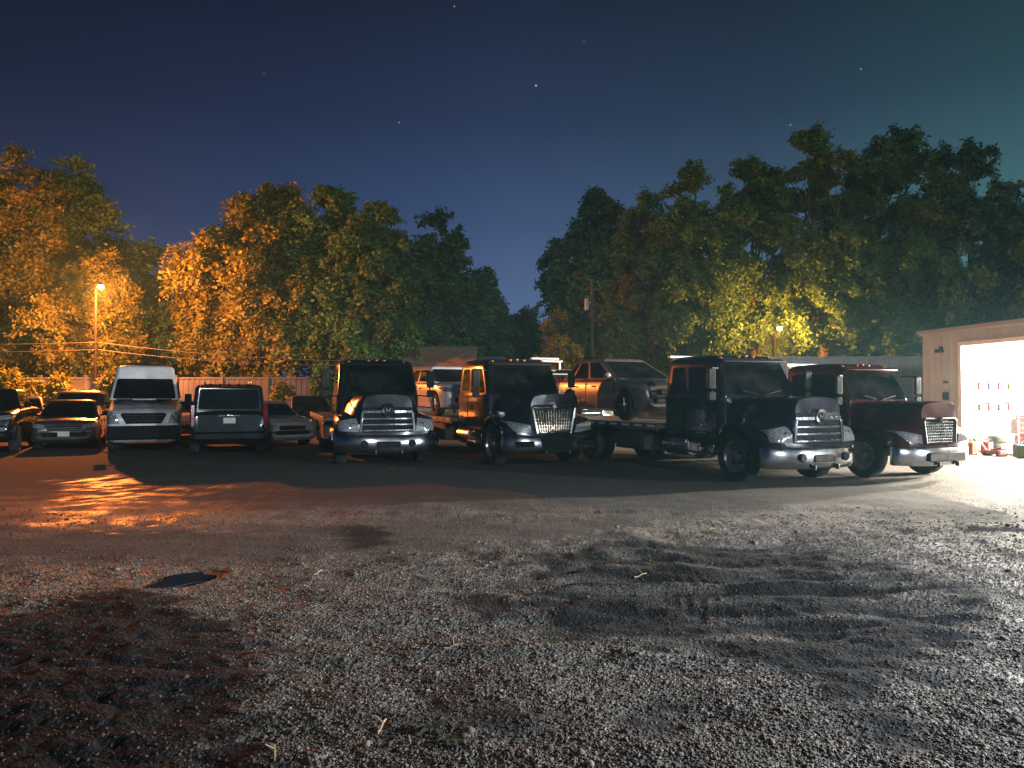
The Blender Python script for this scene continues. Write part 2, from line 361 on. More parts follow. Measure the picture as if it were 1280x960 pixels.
def height(x, y):
    dk, mud, wet = masks(x, y)
    near = np.clip((15-y)/4, 0, 1)
    h = fbm(x*.5, y*.5, 3, 1)*.10*near
    h = h+(fbm(x*2.2, y*3.2, 3, 2)*.055*(1-.6*mud)+fbm(x*9, y*9, 3, 3)*.018*(1-.75*mud))*near
    h = h+np.abs(fbm(x*30, y*30, 2, 4))*.013*near*(1-.8*mud)
    inr = sm(sdpoly(x, y, POLY_R)-.1, .8)
    warp = fbm(x*.8, y*.8, 3, 9)
    h = h+inr*.030*np.sin((y*4.6-x*.5+warp*7)*2.0)*(.6+fbm(x*1.5, y*4, 2, 19))   # ruts pushed up by tyres
    inl = sm(sdpoly(x, y, POLY_L)-.05, .7)
    h = h+inl*(.03+np.abs(fbm(x*6, y*6, 4, 12))*.065)
    h = h+(fbm(x*.45+y*.2, y*3.6+warp*1.5, 4, 41)*.075*(1-.45*mud)+fbm(x*1.2, y*8, 3, 43)*.02)*near*np.clip((x+4)/4, .25, 1)*np.clip((y-3)/2, .3, 1)
    s_ = np.clip(1.7-puddle_q(x, y), 0, 1); h = h*(1-s_)-.038*s_
    # tread print
    a = at(835, 700); b = at(885, 815); ex, ey = b.x-a.x, b.y-a.y; ln = math.hypot(ex, ey)
    t = ((x-a.x)*ex+(y-a.y)*ey)/ln; dd = ((x-a.x)*ey-(y-a.y)*ex)/ln + .12*np.sin(t*1.5)
    tr = np.clip(1-np.abs(dd)/.28, 0, 1)*np.clip(1-np.abs(t-ln/2)/(ln/2+.2), 0, 1)
    h = h+np.minimum(tr*2, 1)*.0035*np.sin(dd*60)*np.clip(fbm(x*3, y*3, 3, 77)*3+.7, 0, 1)
    return h

# ---------------------------------------------------------------- ground
def graded(lo, hi, f):
    out = [lo]
    while out[-1] < hi: out.append(out[-1]+f(out[-1]))
    return np.array(out)
ys = graded(1.6, 60, lambda y: max(.011, y*y*.0011) if y < 14 else .25+(y-14)*.05)
ys = np.concatenate([[-200, -90, -40, -20, -8, -3, -.5, .5, 1.1], ys, [70, 90, 130, 200, 350, 600]])
xs_r = graded(0, 10, lambda x: .016 if x < 4.5 else .016+(x-4.5)*.02)
xs_r = np.concatenate([xs_r, graded(xs_r[-1]+.2, 60, lambda x: .2+(x-10)*.08), [80, 120, 200, 350, 500]])
xs = np.concatenate([-xs_r[::-1], xs_r[1:]])
X, Y = np.meshgrid(xs, ys); nx, ny = len(xs), len(ys)
Z = height(X, Y)
dk, mud, wet = masks(X, Y)
co3 = np.stack([X, Y, Z], -1).reshape(-1, 3)
idx = np.arange(nx*ny).reshape(ny, nx)
quads = np.stack([idx[:-1, :-1], idx[:-1, 1:], idx[1:, 1:], idx[1:, :-1]], -1).reshape(-1, 4)
def npmesh(name, v, q, k=4):
    me = bpy.data.meshes.new(name); me.vertices.add(len(v)); me.vertices.foreach_set('co', v.astype(np.float32).ravel())
    me.loops.add(q.size); me.loops.foreach_set('vertex_index', q.astype(np.int32).ravel())
    me.polygons.add(len(q)); me.polygons.foreach_set('loop_start', (np.arange(len(q))*k).astype(np.int32))
    me.update(calc_edges=True); return me
gm = npmesh('ground', co3, quads)
gm.polygons.foreach_set('use_smooth', [True]*len(gm.polygons))
for nm, arr in (('dark', dk), ('mud', mud), ('wet', wet)):
    a_ = gm.attributes.new(nm, 'FLOAT', 'POINT'); a_.data.foreach_set('value', arr.astype(np.float32).ravel())
ground = bpy.data.objects.new('ground', gm); C.objects.link(ground); tag(ground, kind='structure')

def ground_mat():
    m = bpy.data.materials.new('gravel and mud'); m.use_nodes = True; t = m.node_tree; p = t.nodes['Principled BSDF']; l = t.links.new
    tcn = node(t, 'ShaderNodeTexCoord'); A = {k: node(t, 'ShaderNodeAttribute', attribute_name=k) for k in ('dark', 'mud', 'wet')}
    vo = node(t, 'ShaderNodeTexVoronoi'); vo.inputs['Scale'].default_value = 42; l(tcn.outputs['Object'], vo.inputs['Vector'])
    vo2 = node(t, 'ShaderNodeTexVoronoi'); vo2.inputs['Scale'].default_value = 95; l(tcn.outputs['Object'], vo2.inputs['Vector'])
    nz = node(t, 'ShaderNodeTexNoise'); nz.inputs['Scale'].default_value = 1.7; nz.inputs['Detail'].default_value = 8; l(tcn.outputs['Object'], nz.inputs['Vector'])
    nf = node(t, 'ShaderNodeTexNoise'); nf.inputs['Scale'].default_value = 26; nf.inputs['Detail'].default_value = 8; l(tcn.outputs['Object'], nf.inputs['Vector'])
    cs = node(t, 'ShaderNodeSeparateColor'); l(vo.outputs['Color'], cs.inputs[0])
    g = ramp(t, [(0, (.075, .060, .046, 1)), (.45, (.12, .10, .078, 1)), (.8, (.17, .148, .12, 1)), (1, (.25, .22, .185, 1))]); l(cs.outputs[0], g.inputs[0])
    big = ramp(t, [(.3, (.55, .52, .48, 1)), (.7, (1.15, 1.12, 1.08, 1))]); l(nz.outputs[0], big.inputs[0])
    m1 = node(t, 'ShaderNodeMix', data_type='RGBA', blend_type='MULTIPLY'); m1.inputs[0].default_value = 1; l(g.outputs[0], m1.inputs[6]); l(big.outputs[0], m1.inputs[7])
    mu = ramp(t, [(.3, (.022, .017, .012, 1)), (.7, (.046, .036, .026, 1))]); l(nf.outputs[0], mu.inputs[0])
    m2 = node(t, 'ShaderNodeMix', data_type='RGBA'); l(m1.outputs[2], m2.inputs[6]); l(mu.outputs[0], m2.inputs[7])
    mf = node(t, 'ShaderNodeMath', operation='MULTIPLY'); l(A['mud'].outputs['Fac'], mf.inputs[0]); mf.inputs[1].default_value = .85; l(mf.outputs[0], m2.inputs[0])
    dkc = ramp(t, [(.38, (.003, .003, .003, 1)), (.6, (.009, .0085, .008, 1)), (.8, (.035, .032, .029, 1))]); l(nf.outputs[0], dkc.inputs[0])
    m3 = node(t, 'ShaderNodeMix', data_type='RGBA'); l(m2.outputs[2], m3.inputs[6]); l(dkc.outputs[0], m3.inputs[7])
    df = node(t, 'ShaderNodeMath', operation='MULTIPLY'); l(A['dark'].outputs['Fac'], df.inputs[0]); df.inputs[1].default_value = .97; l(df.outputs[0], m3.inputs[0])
    m4 = node(t, 'ShaderNodeMix', data_type='RGBA'); l(m3.outputs[2], m4.inputs[6]); m4.inputs[7].default_value = (.026, .020, .015, 1)
    wf = node(t, 'ShaderNodeMath', operation='MULTIPLY'); l(A['wet'].outputs['Fac'], wf.inputs[0]); wf.inputs[1].default_value = .9; l(wf.outputs[0], m4.inputs[0])
    l(m4.outputs[2], p.inputs['Base Color'])
    # roughness
    r1 = node(t, 'ShaderNodeMapRange'); l(A['wet'].outputs['Fac'], r1.inputs[0]); r1.inputs[3].default_value = .72; r1.inputs[4].default_value = .42
    r2 = node(t, 'ShaderNodeMath', operation='MULTIPLY_ADD'); l(A['mud'].outputs['Fac'], r2.inputs[0]); r2.inputs[1].default_value = .25; l(r1.outputs[0], r2.inputs[2])
    r3 = node(t, 'ShaderNodeMath', operation='MULTIPLY_ADD'); l(A['dark'].outputs['Fac'], r3.inputs[0]); r3.inputs[1].default_value = .25; l(r2.outputs[0], r3.inputs[2]); r3.use_clamp = True
    l(r3.outputs[0], p.inputs['Roughness'])
    sp_ = node(t, 'ShaderNodeMapRange'); l(A['dark'].outputs['Fac'], sp_.inputs[0]); sp_.inputs[3].default_value = .40; sp_.inputs[4].default_value = .12; l(sp_.outputs[0], p.inputs['Specular IOR Level'])
    b1 = node(t, 'ShaderNodeBump'); b1.inputs['Distance'].default_value = .018; l(vo.outputs['Distance'], b1.inputs['Height'])
    bs = node(t, 'ShaderNodeMapRange'); l(A['mud'].outputs['Fac'], bs.inputs[0]); bs.inputs[3].default_value = .55; bs.inputs[4].default_value = .2; l(bs.outputs[0], b1.inputs['Strength']); b1.invert = True
    b2 = node(t, 'ShaderNodeBump'); b2.inputs['Distance'].default_value = .03; b2.inputs['Strength'].default_value = .6; l(nf.outputs[0], b2.inputs['Height']); l(b1.outputs[0], b2.inputs['Normal'])
    b3 = node(t, 'ShaderNodeBump'); b3.inputs['Distance'].default_value = .008; b3.inputs['Strength'].default_value = .4; l(vo2.outputs['Distance'], b3.inputs['Height']); l(b2.outputs[0], b3.inputs['Normal'])
    l(b3.outputs[0], p.inputs['Normal']); return m
gm.materials.append(ground_mat())

# loose crushed stones
NS = 210000
yy = 1/(1/16 + rng.random(NS)*(1/2.6-1/16)); xx = (rng.random(NS)*2-1)*(yy*.80+1.2)
d_, m_, w_ = masks(xx, yy)
keep = rng.random(NS) > np.maximum(m_*.9, w_*.6)
keep &= rng.random(NS) > d_*.94
keep &= rng.random(NS) > np.clip((yy-7.5)/4, 0, 1)
keep &= puddle_q(xx, yy) > 1.05
xx = xx[keep]; yy = yy[keep]; d_ = d_[keep]; n = len(xx)
sz = .0017+.0046*rng.random(n)**3+.0003*yy; sz = sz*(1+1.5*(rng.random(n) > .994))
zz = height(xx, yy)
cube = np.array([(x, y, z) for x in (-1, 1) for y in (-1, 1) for z in (-1, 1)], float)
V = cube[None]*(1+.55*(rng.random((n, 8, 3))-.5))*np.stack([sz*(.7+.7*rng.random(n)), sz*(.7+.7*rng.random(n)), sz*(.5+.4*rng.random(n))], -1)[:, None]
an = rng.random(n)*6.28; tl = (rng.random(n)-.5)*1.0
ca, sa, ct, st_ = np.cos(an), np.sin(an), np.cos(tl), np.sin(tl)
vx, vy, vz = V[..., 0], V[..., 1], V[..., 2]
vy, vz = vy*ct[:, None]-vz*st_[:, None], vy*st_[:, None]+vz*ct[:, None]
vx, vy = vx*ca[:, None]-vy*sa[:, None], vx*sa[:, None]+vy*ca[:, None]
V = np.stack([vx+xx[:, None], vy+yy[:, None], vz+(zz+sz*.25)[:, None]], -1).reshape(-1, 3)
q0 = np.array([(0,1,3,2), (4,6,7,5), (0,4,5,1), (2,3,7,6), (0,2,6,4), (1,5,7,3)])
Q = (q0[None]+(np.arange(n)*8)[:, None, None]).reshape(-1, 4)
sm_ = npmesh('gravel', V, Q)
ta = sm_.attributes.new('tone', 'FLOAT', 'POINT'); ta.data.foreach_set('value', np.repeat(np.clip(rng.random(n)**2.4*(1-.85*d_)*np.clip(1.3-yy*.06, .4, 1), 0, 1), 8).astype(np.float32))
ms = bpy.data.materials.new('crushed stone'); ms.use_nodes = True; t = ms.node_tree; p = t.nodes['Principled BSDF']
aa = node(t, 'ShaderNodeAttribute', attribute_name='tone'); rp = ramp(t, [(0, (.045, .036, .027, 1)), (.5, (.095, .078, .059, 1)), (1, (.19, .158, .122, 1))]); t.links.new(aa.outputs['Fac'], rp.inputs[0]); t.links.new(rp.outputs[0], p.inputs['Base Color']); p.inputs['Roughness'].default_value = .85; p.inputs['Specular IOR Level'].default_value = .2
sm_.materials.append(ms)
gv = bpy.data.objects.new('gravel', sm_); C.objects.link(gv)
tag(gv, 'loose crushed grey stones scattered over the dirt yard', 'gravel', kind='stuff')

# puddle
pb = MB(); pc = at(228, 721); pts = []
for i in range(28):
    a = 2*math.pi*i/28; r = 1+.18*math.sin(3*a+1)+.10*math.sin(5*a)
    u = r*.21*math.cos(a); v = r*.30*math.sin(a); pts.append((pc.x+u+v*.25, pc.y+v, 0))
hz = -.022
pb.add([(x, y, hz) for x, y, _ in pts]+[(x, y, hz-.03) for x, y, _ in pts], [tuple(range(28))]+[(i, 28+i, 28+(i+1) % 28, (i+1) % 28) for i in range(28)])
tag(pb.build('puddle', mat('water with painted reflection', (.020, .023, .030), .85, spec=0)), kind='structure')  # matte; the dark bluish sky reflection is put into the base colour

# ---------------------------------------------------------------- wheels
def wheel(x, y, r, w, parent, style='car', side=1, name='wheel'):
    """wheel at axle height r; side=+1 faces +x"""
    s = side; a = MB()
    a.lathe([(r*.62, -w/2*s), (r*.80, -w*.52*s), (r*.95, -w*.50*s), (r, -w*.36*s), (r, w*.36*s), (r*.95, w*.50*s), (r*.80, w*.52*s), (r*.62, w*.46*s)], (x, y, r), 'x', 30)
    o = a.build(name, M['rubber'], parent)
    b = MB(); k = r*.63
    if style == 'truck':
        b.lathe([(k, w*.47*s), (k*.93, w*.47*s), (k*.88, w*.30*s), (k*.45, w*.12*s), (k*.40, w*.38*s), (k*.25, w*.46*s), (0.001, w*.47*s)], (x, y, r), 'x', 26)
        for i in range(8):
            t = 2*math.pi*i/8; b.cyl((x+w*.12*s, y+k*.58*math.cos(t), r+k*.58*math.sin(t)), (x+w*.30*s, y+k*.58*math.cos(t), r+k*.58*math.sin(t)), k*.07, n=6)
    else:
        b.lathe([(k, w*.46*s), (k*.92, w*.46*s), (k*.88, w*.15*s), (k*.3, w*.10*s), (0.001, w*.10*s)], (x, y, r), 'x', 26, m=1)
        for i in range(5):
            t = 2*math.pi*i/5+.3; c, s_ = math.cos(t), math.sin(t)
            p0 = Vector((x+w*.40*s, y+k*.15*c, r+k*.15*s_)); p1 = Vector((x+w*.44*s, y+k*.92*c, r+k*.92*s_))
            b.cyl(p0, p1, k*.15, k*.10, n=6)
        b.lathe([(k*.26, w*.30*s), (k*.26, w*.42*s), (.001, w*.45*s)], (x, y, r), 'x', 14)
    b.build('rim', [M['alloy'], M['plastic']], o)
    return o

# ---------------------------------------------------------------- cars
def pl(pts, y):
    if y <= pts[0][0]: return pts[0][1]
    for (a, va), (b, vb) in zip(pts[:-1], pts[1:]):
        if y <= b: return va+(vb-va)*(y-a)/(b-a)
    return pts[-1][1]
def make_car(name, paint, Lc=4.5, W=1.82, H=1.6, belt=1.02, hood=.95, tail=1.0, cowl=-1.0, rf=-.3, rb=1.5, gb=2.05, r=.34, wb=2.65, clear=.24, ins=.10, glassn=2, rim='alloy', open_bed=False, dark_front=False, tailz=None, ws=(.10, .97), panel_van=False):
    root = empty(name)
    h = Lc/2; w2 = W/2
    top = [(-h, hood-.30), (-h+.06, hood-.14), (-h+.25, hood-.04), (-h+.7, hood), (cowl, belt), (gb, belt+.03), (h-.12, tail), (h-.03, tail-.10), (h, tail-.3)]
    wid = [(-h, .80), (-h+.06, .88), (-h+.22, .95), (-h+.7, 1), (h-.6, 1), (h-.15, .965), (h-.03, .92), (h, .88)]
    bot = [(-h, clear+.10), (-h+.15, clear-.02), (-h+.5, clear-.05), (h-.4, clear), (h, clear+.14)]
    st = sorted(set([-h, -h+.03, -h+.06, -h+.14, -h+.25, -h+.45, -h+.7, -1.0, cowl, -.4, .2, .8, 1.3, gb, h-.5, h-.25, h-.12, h-.06, h-.03, h]))
    st = [s for s in st if -h <= s <= h]; rings = []
    for y in st:
        zt, k, zb = pl(top, y), pl(wid, y)*w2, pl(bot, y)
        half = [(0, zb), (k*.80, zb), (k*.96, zb+.06), (k*.985, zb+.20), (k*1.0, zb+(zt-zb)*.52), (k*.985, zt-.16), (k*.955, zt-.07), (k*.88, zt-.015), (k*.5, zt+.018), (0, zt+.025)]
        rings.append([(x, y, z) for x, z in half]+[(-x, y, z) for x, z in half[1:-1][::-1]])
    b = MB(); b.loft(rings)
    body = b.build('body', paint, root, smooth=45)
    ya, yb = -wb/2, wb/2
    if open_bed:
        c = MB(); c.box((0, (gb+.1+h-.1)/2, belt), (W-.28, h-.2-gb, .8)); cut(body, c)
    c = MB()
    for y in (ya, yb):
        for s in (-1, 1): c.cyl((s*(w2-.26), y, r+.02), (s*(w2+.2), y, r+.02), r+.075, n=30)
    cut(body, c)
    # cabin
    gw, tw = w2*.93, w2-.06-ins-.06
    zb_, zt_ = belt-.03, H
    def gring(z, y0, y1, x, rd=.10):
        pts = []
        for cx, cy, a0 in ((x-rd, y0+rd, -90), (x-rd, y1-rd, 0), (-x+rd, y1-rd, 90), (-x+rd, y0+rd, 180)):
            for i in range(4): a = R(a0+90*i/3); pts.append((cx+rd*math.cos(a), cy+rd*math.sin(a), z))
        return pts
    g = MB(); zr_ = zt_-.09
    g.loft([gring(zb_, cowl, gb, gw), gring(zr_, rf, rb, tw), gring(zt_-.03, rf+.10, rb-.06, tw-.07), gring(zt_, rf+.32, rb-.25, tw-.25)])
    cab = g.build('cabin', paint, root, smooth=50)
    lo = .04
    inner = MB(); inner.loft([gring(zb_+.035, cowl+.16, gb-.10, gw-.07), gring(zr_, rf+.05, rb-.06, tw-.06), gring(zt_-.055, rf+.16, rb-.14, tw-.12)]); cut(cab, inner)
    slabs = MB()
    def pane(nm, Q, uv, out=.002):
        slabs.panel(Q, uv, .05, .24)
        q = MB(); q.panel(Q, [(.5+(u-.5)*1.012, .5+(v-.5)*1.02) for u, v in uv], out, .008); return q.build(nm, M['clear_glass'], root, smooth=0)
    F0 = [(-gw+.09, cowl, zb_), (gw-.09, cowl, zb_), (tw-.09, rf, zr_), (-tw+.09, rf, zr_)]
    pane('windshield', F0, rr(.0, ws[0], 1, ws[1], .04, .06))
    B0 = [(gw-.09, gb, zb_), (-gw+.09, gb, zb_), (-tw+.09, rb, zr_), (tw-.09, rb, zr_)]
    if not panel_van: pane('rear_window', B0, rr(.03, .18, .97, .92, .05, .08))
    for s in (-1, 1):
        y0, y1, t0, t1 = cowl+.1, gb-.1, rf+.1, rb-.1
        S = [(s*gw, y0, zb_), (s*gw, y1, zb_), (s*tw, t1, zr_), (s*tw, t0, zr_)]
        if s < 0: S = [S[1], S[0], S[3], S[2]]
        cuts = [.06, .46, .80, .97] if glassn == 3 else [.06, .50, .95]
        if panel_van: cuts = []
        for i in range(len(cuts)-1):
            u0, u1 = cuts[i]+(.02 if i else 0), cuts[i+1]-.02
            if s < 0: u0, u1 = 1-u1, 1-u0
            pane('side_window', S, rr(u0, .14, u1, .93, .03, .10))
        m = MB(); m.ell((s*(w2+.09), cowl+.32, belt+.10), (.11, .07, .08)); m.box((s*(w2-.02), cowl+.34, belt+.04), (.14, .05, .05)); m.build('mirror', M['plastic'] if name != 'crossover' else paint, root)
        for yy_ in (.05, .95): MB().box((s*(w2+.003), yy_, belt-.17), (.03, .16, .03)).build('door_handle', M['plastic'], root, bevel=.006)
        hc = [(s*w2*.52, hood-.27), (s*w2*.93, hood-.22), (s*w2*.97, hood-.10), (s*w2*.56, hood-.155)]; conform('headlight', body, hc, M['lens'], root)
        e = MB(); tz = tailz or tail-.2
        e.box((s*w2*.87, h-.10, tz), (.13, .22, .30 if H > 1.5 else .16)); e.build('taillight', M['red_lens'], root, bevel=.03)
        # door seams
        for yy_ in (cowl+.15, .45): MB().box((s*(w2-.008), yy_, (clear+belt)/2+.04), (.020, .012, belt-clear-.24)).build('door_seam', M['plastic'], root)
    cut(cab, slabs)
    for s in (-1, 1):
        for yy_ in ((rf+.25, rf+1.2) if glassn == 3 or H > 1.7 else (rf+.28,)):
            q = MB(); q.box((s*.38, yy_, belt-.02), (.46, .13, .55 if H < 2 else .9), rx=R(-12)); q.box((s*.38, yy_+.05, belt+.33+(.15 if H > 2 else 0)), (.26, .09, .16)); q.build('seat', M['seat_cloth'], root, bevel=.03)
    q = MB(); q.lathe([(.17, -.012), (.185, 0), (.17, .012), (.155, 0), (.17, -.012)], (.38, rf-.05, belt+.10), 'y', 20); q.build('steering_wheel', M['plastic'], root)
    MB().box((0, -h-.0, hood-.27), (w2*.95, .05, .14)).build('grille', M['plastic'], root, bevel=.02)
    MB().box((0, -h+.0, clear+.24), (w2*1.2, .06, .13)).build('lower_grille', M['plastic'], root, bevel=.02)
    for z_ in (-.24, -.30): MB().box((0, -h-.03, hood+z_), (w2*.9, .02, .015)).build('grille_bar', M['chrome'], root)
    for y in (ya, yb):
        for s in (-1, 1): wheel(s*(w2-.13), y, r, .23, root, 'car', s)
    return root
def plate(root, y, z, s=-1, txt='KTB 482'):
    p = MB(); p.box((0, y, z), (.31, .012, .155)); o = p.build('licence_plate', M['plate'], root, bevel=.01)
HD = R(25)
def place(o, px, Yf, half, hd=HD, z=0, label=None, cat='car', group=None, flip=False):
    """park o with the middle of its near end at column px, distance Yf"""
    p = at(px, Y=Yf); d = Vector((math.sin(hd), -math.cos(hd), 0))
    o.location = (p.x-d.x*half, p.y-d.y*half, z); o.rotation_euler = (0, 0, hd+(math.pi if flip else 0))
    tag(o, label, cat, group)

GRP = 'cars parked in the dark row left of the trucks'
# white high van
def make_van():
    root = make_car('van', M['white_paint'], Lc=5.9, W=2.0, H=2.56, belt=1.54, hood=1.27, tail=1.5, cowl=-2.35, rf=-1.55, rb=2.86, gb=2.93, r=.36, wb=3.66, clear=.32, ins=.10, tailz=1.0, ws=(.05, .66), panel_van=True)
    for ch in [c for c in root.children if c.name.startswith(('lower_grille', 'grille', 'headlight', 'mirror'))]:
        for g in list(ch.children): bpy.data.objects.remove(g)
        bpy.data.objects.remove(ch)
    vb = [c for c in root.children if c.name.startswith('body')][0]
    for s in (-1, 1): MB().box((s*.45, -2.40, 1.60), (.42, .03, .02), rx=R(-35), ry=R(3*s)).build('wiper', M['plastic'], root)
    for s in (-1, 1):
        S = [(s*.93, -2.2, 1.51), (s*.93, -1.25, 1.51), (s*.84, -1.1, 2.1), (s*.84, -1.55, 2.1)]
        if s < 0: S = [S[1], S[0], S[3], S[2]]
        q = MB(); q.panel(S, rr(.06, .08, .94, .9, .06, .06), .05, .06); q.build('side_window', M['glass'], root, smooth=0)
        m = MB(); m.box((s*1.18, -2.05, 1.52), (.20, .12, .34)); m.box((s*1.02, -2.0, 1.42), (.2, .05, .05)); m.build('mirror', M['plastic'], root, bevel=.04)
        hc = [(s*.62, .84), (s*.93, .84), (s*.96, 1.22), (s*.72, 1.12)]; conform('headlight', vb, hc, M['lens'], root)
        v = MB(); v.box((s*.52, -2.50, 1.525), (.42, .10, .02), rx=R(8)); v.build('cowl_vent', M['plastic'], root)
    g = MB(); g.panel([(-.60, -2.965, .84), (.60, -2.965, .84), (.60, -2.90, 1.14), (-.60, -2.90, 1.14)], [(.12, 0), (.88, 0), (1, .85), (.95, 1), (.05, 1), (0, .85)], .02, .06)
    gg = g.build('grille', M['plastic'], root, smooth=0)
    k = MB()
    for z, y in ((.92, -2.985), (1.0, -2.965), (1.07, -2.945)): k.box((0, y, z), (.98, .02, .012))
    k.build('grille_bar', M['steel'], gg)
    em = MB(); em.lathe([(.085, -.01), (.10, -.02), (.085, -.03)], (0, -2.97, 1.0), 'y', 24)
    for i in range(3):
        t = math.pi/2+i*2*math.pi/3; em.cyl((0, -2.99, 1.0), (.09*math.cos(t), -2.99, 1.0+.09*math.sin(t)), .018, .006, n=6)
    em.build('emblem', M['chrome'], gg)
    bp = MB(); bp.box((0, -2.91, .58), (1.86, .18, .40)); bp.build('bumper', M['plastic'], root, bevel=.05)
    return root
van = make_van(); place(van, 180, 21.6, 2.95, R(24), 0, 'white high-roof cargo van facing the yard between the dark cars', 'van')

# black suv seen from behind
suv = make_car('suv', M['black_paint'], Lc=5.1, W=2.02, H=1.96, ins=.03, belt=1.18, hood=1.12, tail=1.20, cowl=-1.25, rf=-.6, rb=2.34, gb=2.42, r=.39, wb=2.95, clear=.30, glassn=3, tailz=1.15)
for ch in [c for c in suv.children if c.name.startswith('taillight')]: bpy.data.objects.remove(ch)
for s in (-1, 1):
    q = MB(); q.box((s*.925, 2.50, 1.10), (.12, .09, .62), rz=s*R(12)); q.build('taillight', M['red_lens'], suv, bevel=.025)
    q = MB(); q.path([(s*.62, -.3, 1.95), (s*.62, -.2, 2.02), (s*.62, 1.9, 2.02), (s*.62, 2.0, 1.95)], .022); q.build('roof_rail', M['dull_chrome'], suv)
q = MB(); q.panel([(.78, 2.545, .72), (-.78, 2.545, .72), (-.80, 2.535, 1.12), (.80, 2.535, 1.12)], rr(0, 0, 1, 1, .05, .08), .016, .03); lg = q.build('liftgate', M['black_paint'], suv, smooth=0)
q = MB(); q.box((0, 2.572, 1.10), (.56, .02, .04)); q.ell((0, 2.575, 1.10), (.10, .015, .05)); q.build('emblem_bar', M['chrome'], lg, bevel=.006)
plate(lg, 2.575, .97, 1)
q = MB(); q.box((0, 2.55, .55), (1.86, .16, .24)); q.build('bumper', M['black_paint'], suv, bevel=.06)
q = MB(); q.box((0, 2.34, 1.90), (1.50, .26, .03), rx=R(-6)); q.build('spoiler', M['black_paint'], suv, bevel=.012)
for i in range(5): MB().ell((-.48+.24*i, 2.22, 1.955), (.035, .05, .022)).build('roof_light', M['red_lens'], suv)
place(suv, 287, 20.4, 2.55, R(22), 0, 'black suv parked nose-in, its tail and white plate towards the yard', 'suv', flip=True)

carA = make_car('pickup', M['black_paint'], Lc=5.5, W=1.98, H=1.86, belt=1.28, hood=1.22, tail=1.25, cowl=-1.35, rf=-.75, rb=.75, gb=.95, r=.40, wb=3.4, clear=.38, open_bed=True)
place(carA, -36, 20.4, 2.75, HD, 0, 'black pickup cut by the left edge of the photo', 'pickup', GRP)
q = MB(); q.box((0, -2.80, .72), (1.7, .14, .20)); q.build('bumper', M['chrome'], carA, bevel=.05)
carB = make_car('sedan', M['grey_paint'], Lc=4.7, W=1.82, H=1.50, belt=.98, hood=.92, tail=1.02, cowl=-.95, rf=-.2, rb=1.05, gb=1.65, r=.33, wb=2.8)
place(carB, 80, 22.4, 2.35, HD, 0, 'dark grey low sedan just left of the white van', 'car', GRP)
plate(carB, -2.39, .5)
carC = make_car('minivan', M['tan_paint'], Lc=4.9, W=1.95, H=1.82, belt=1.12, hood=1.04, tail=1.12, cowl=-1.45, rf=-.55, rb=2.05, gb=2.3, r=.34, wb=3.0, glassn=3)
place(carC, 94, 27.6, 2.45, HD, 0, 'pale gold minivan with lamplit roof behind the dark grey sedan', 'minivan', GRP)
carW = make_car('hatchback', M['white_paint'], Lc=4.1, W=1.74, H=1.50, belt=.98, hood=.94, tail=1.0, cowl=-.95, rf=-.25, rb=1.5, gb=1.9, r=.32, wb=2.5)
place(carW, 238, 27.6, 2.05, R(30), 0, 'white hatchback wreck with missing bumper between the van and the black suv', 'car', GRP)
for ch in [c for c in carW.children if c.name.startswith('grille')][:1]: bpy.data.objects.remove(ch)
q = MB(); q.box((.12, -2.02, .52), (1.2, .10, .10), rz=R(6), ry=R(7)); q.box((-.3, -1.98, .34), (.7, .14, .12), ry=R(-10)); q.build('crash_beam', M['dull_chrome'], carW, bevel=.02)
carD = make_car('sedan', M['silver_paint'], Lc=4.6, W=1.78, H=1.46, belt=.97, hood=.90, tail=1.0, cowl=-.95, rf=-.2, rb=1.05, gb=1.7, r=.32, wb=2.7)
place(carD, 366, 23.6, 2.3, R(38), 0, 'silver sedan with its lamplit side between the black suv and the first truck', 'car', GRP)
carE = make_car('sedan', M['black_paint'], Lc=4.6, W=1.80, H=1.62, belt=1.02, hood=.94, tail=1.0, cowl=-.95, rf=-.2, rb=1.25, gb=1.8, r=.33, wb=2.7)
place(carE, 398, 30.0, 2.3, HD, 0, 'black car at the back beside the fence, behind the silver sedan', 'car', GRP)
carF = make_car('sedan', M['silver_paint'], Lc=4.6, W=1.80, H=1.60, belt=1.0, hood=.92, tail=1.0, cowl=-.95, rf=-.2, rb=1.25, gb=1.8, r=.33, wb=2.7)
place(carF, 22, 27.5, 2.3, R(30), 0, 'silver car at the far left behind the black pickup, under the shrubs', 'car', GRP)

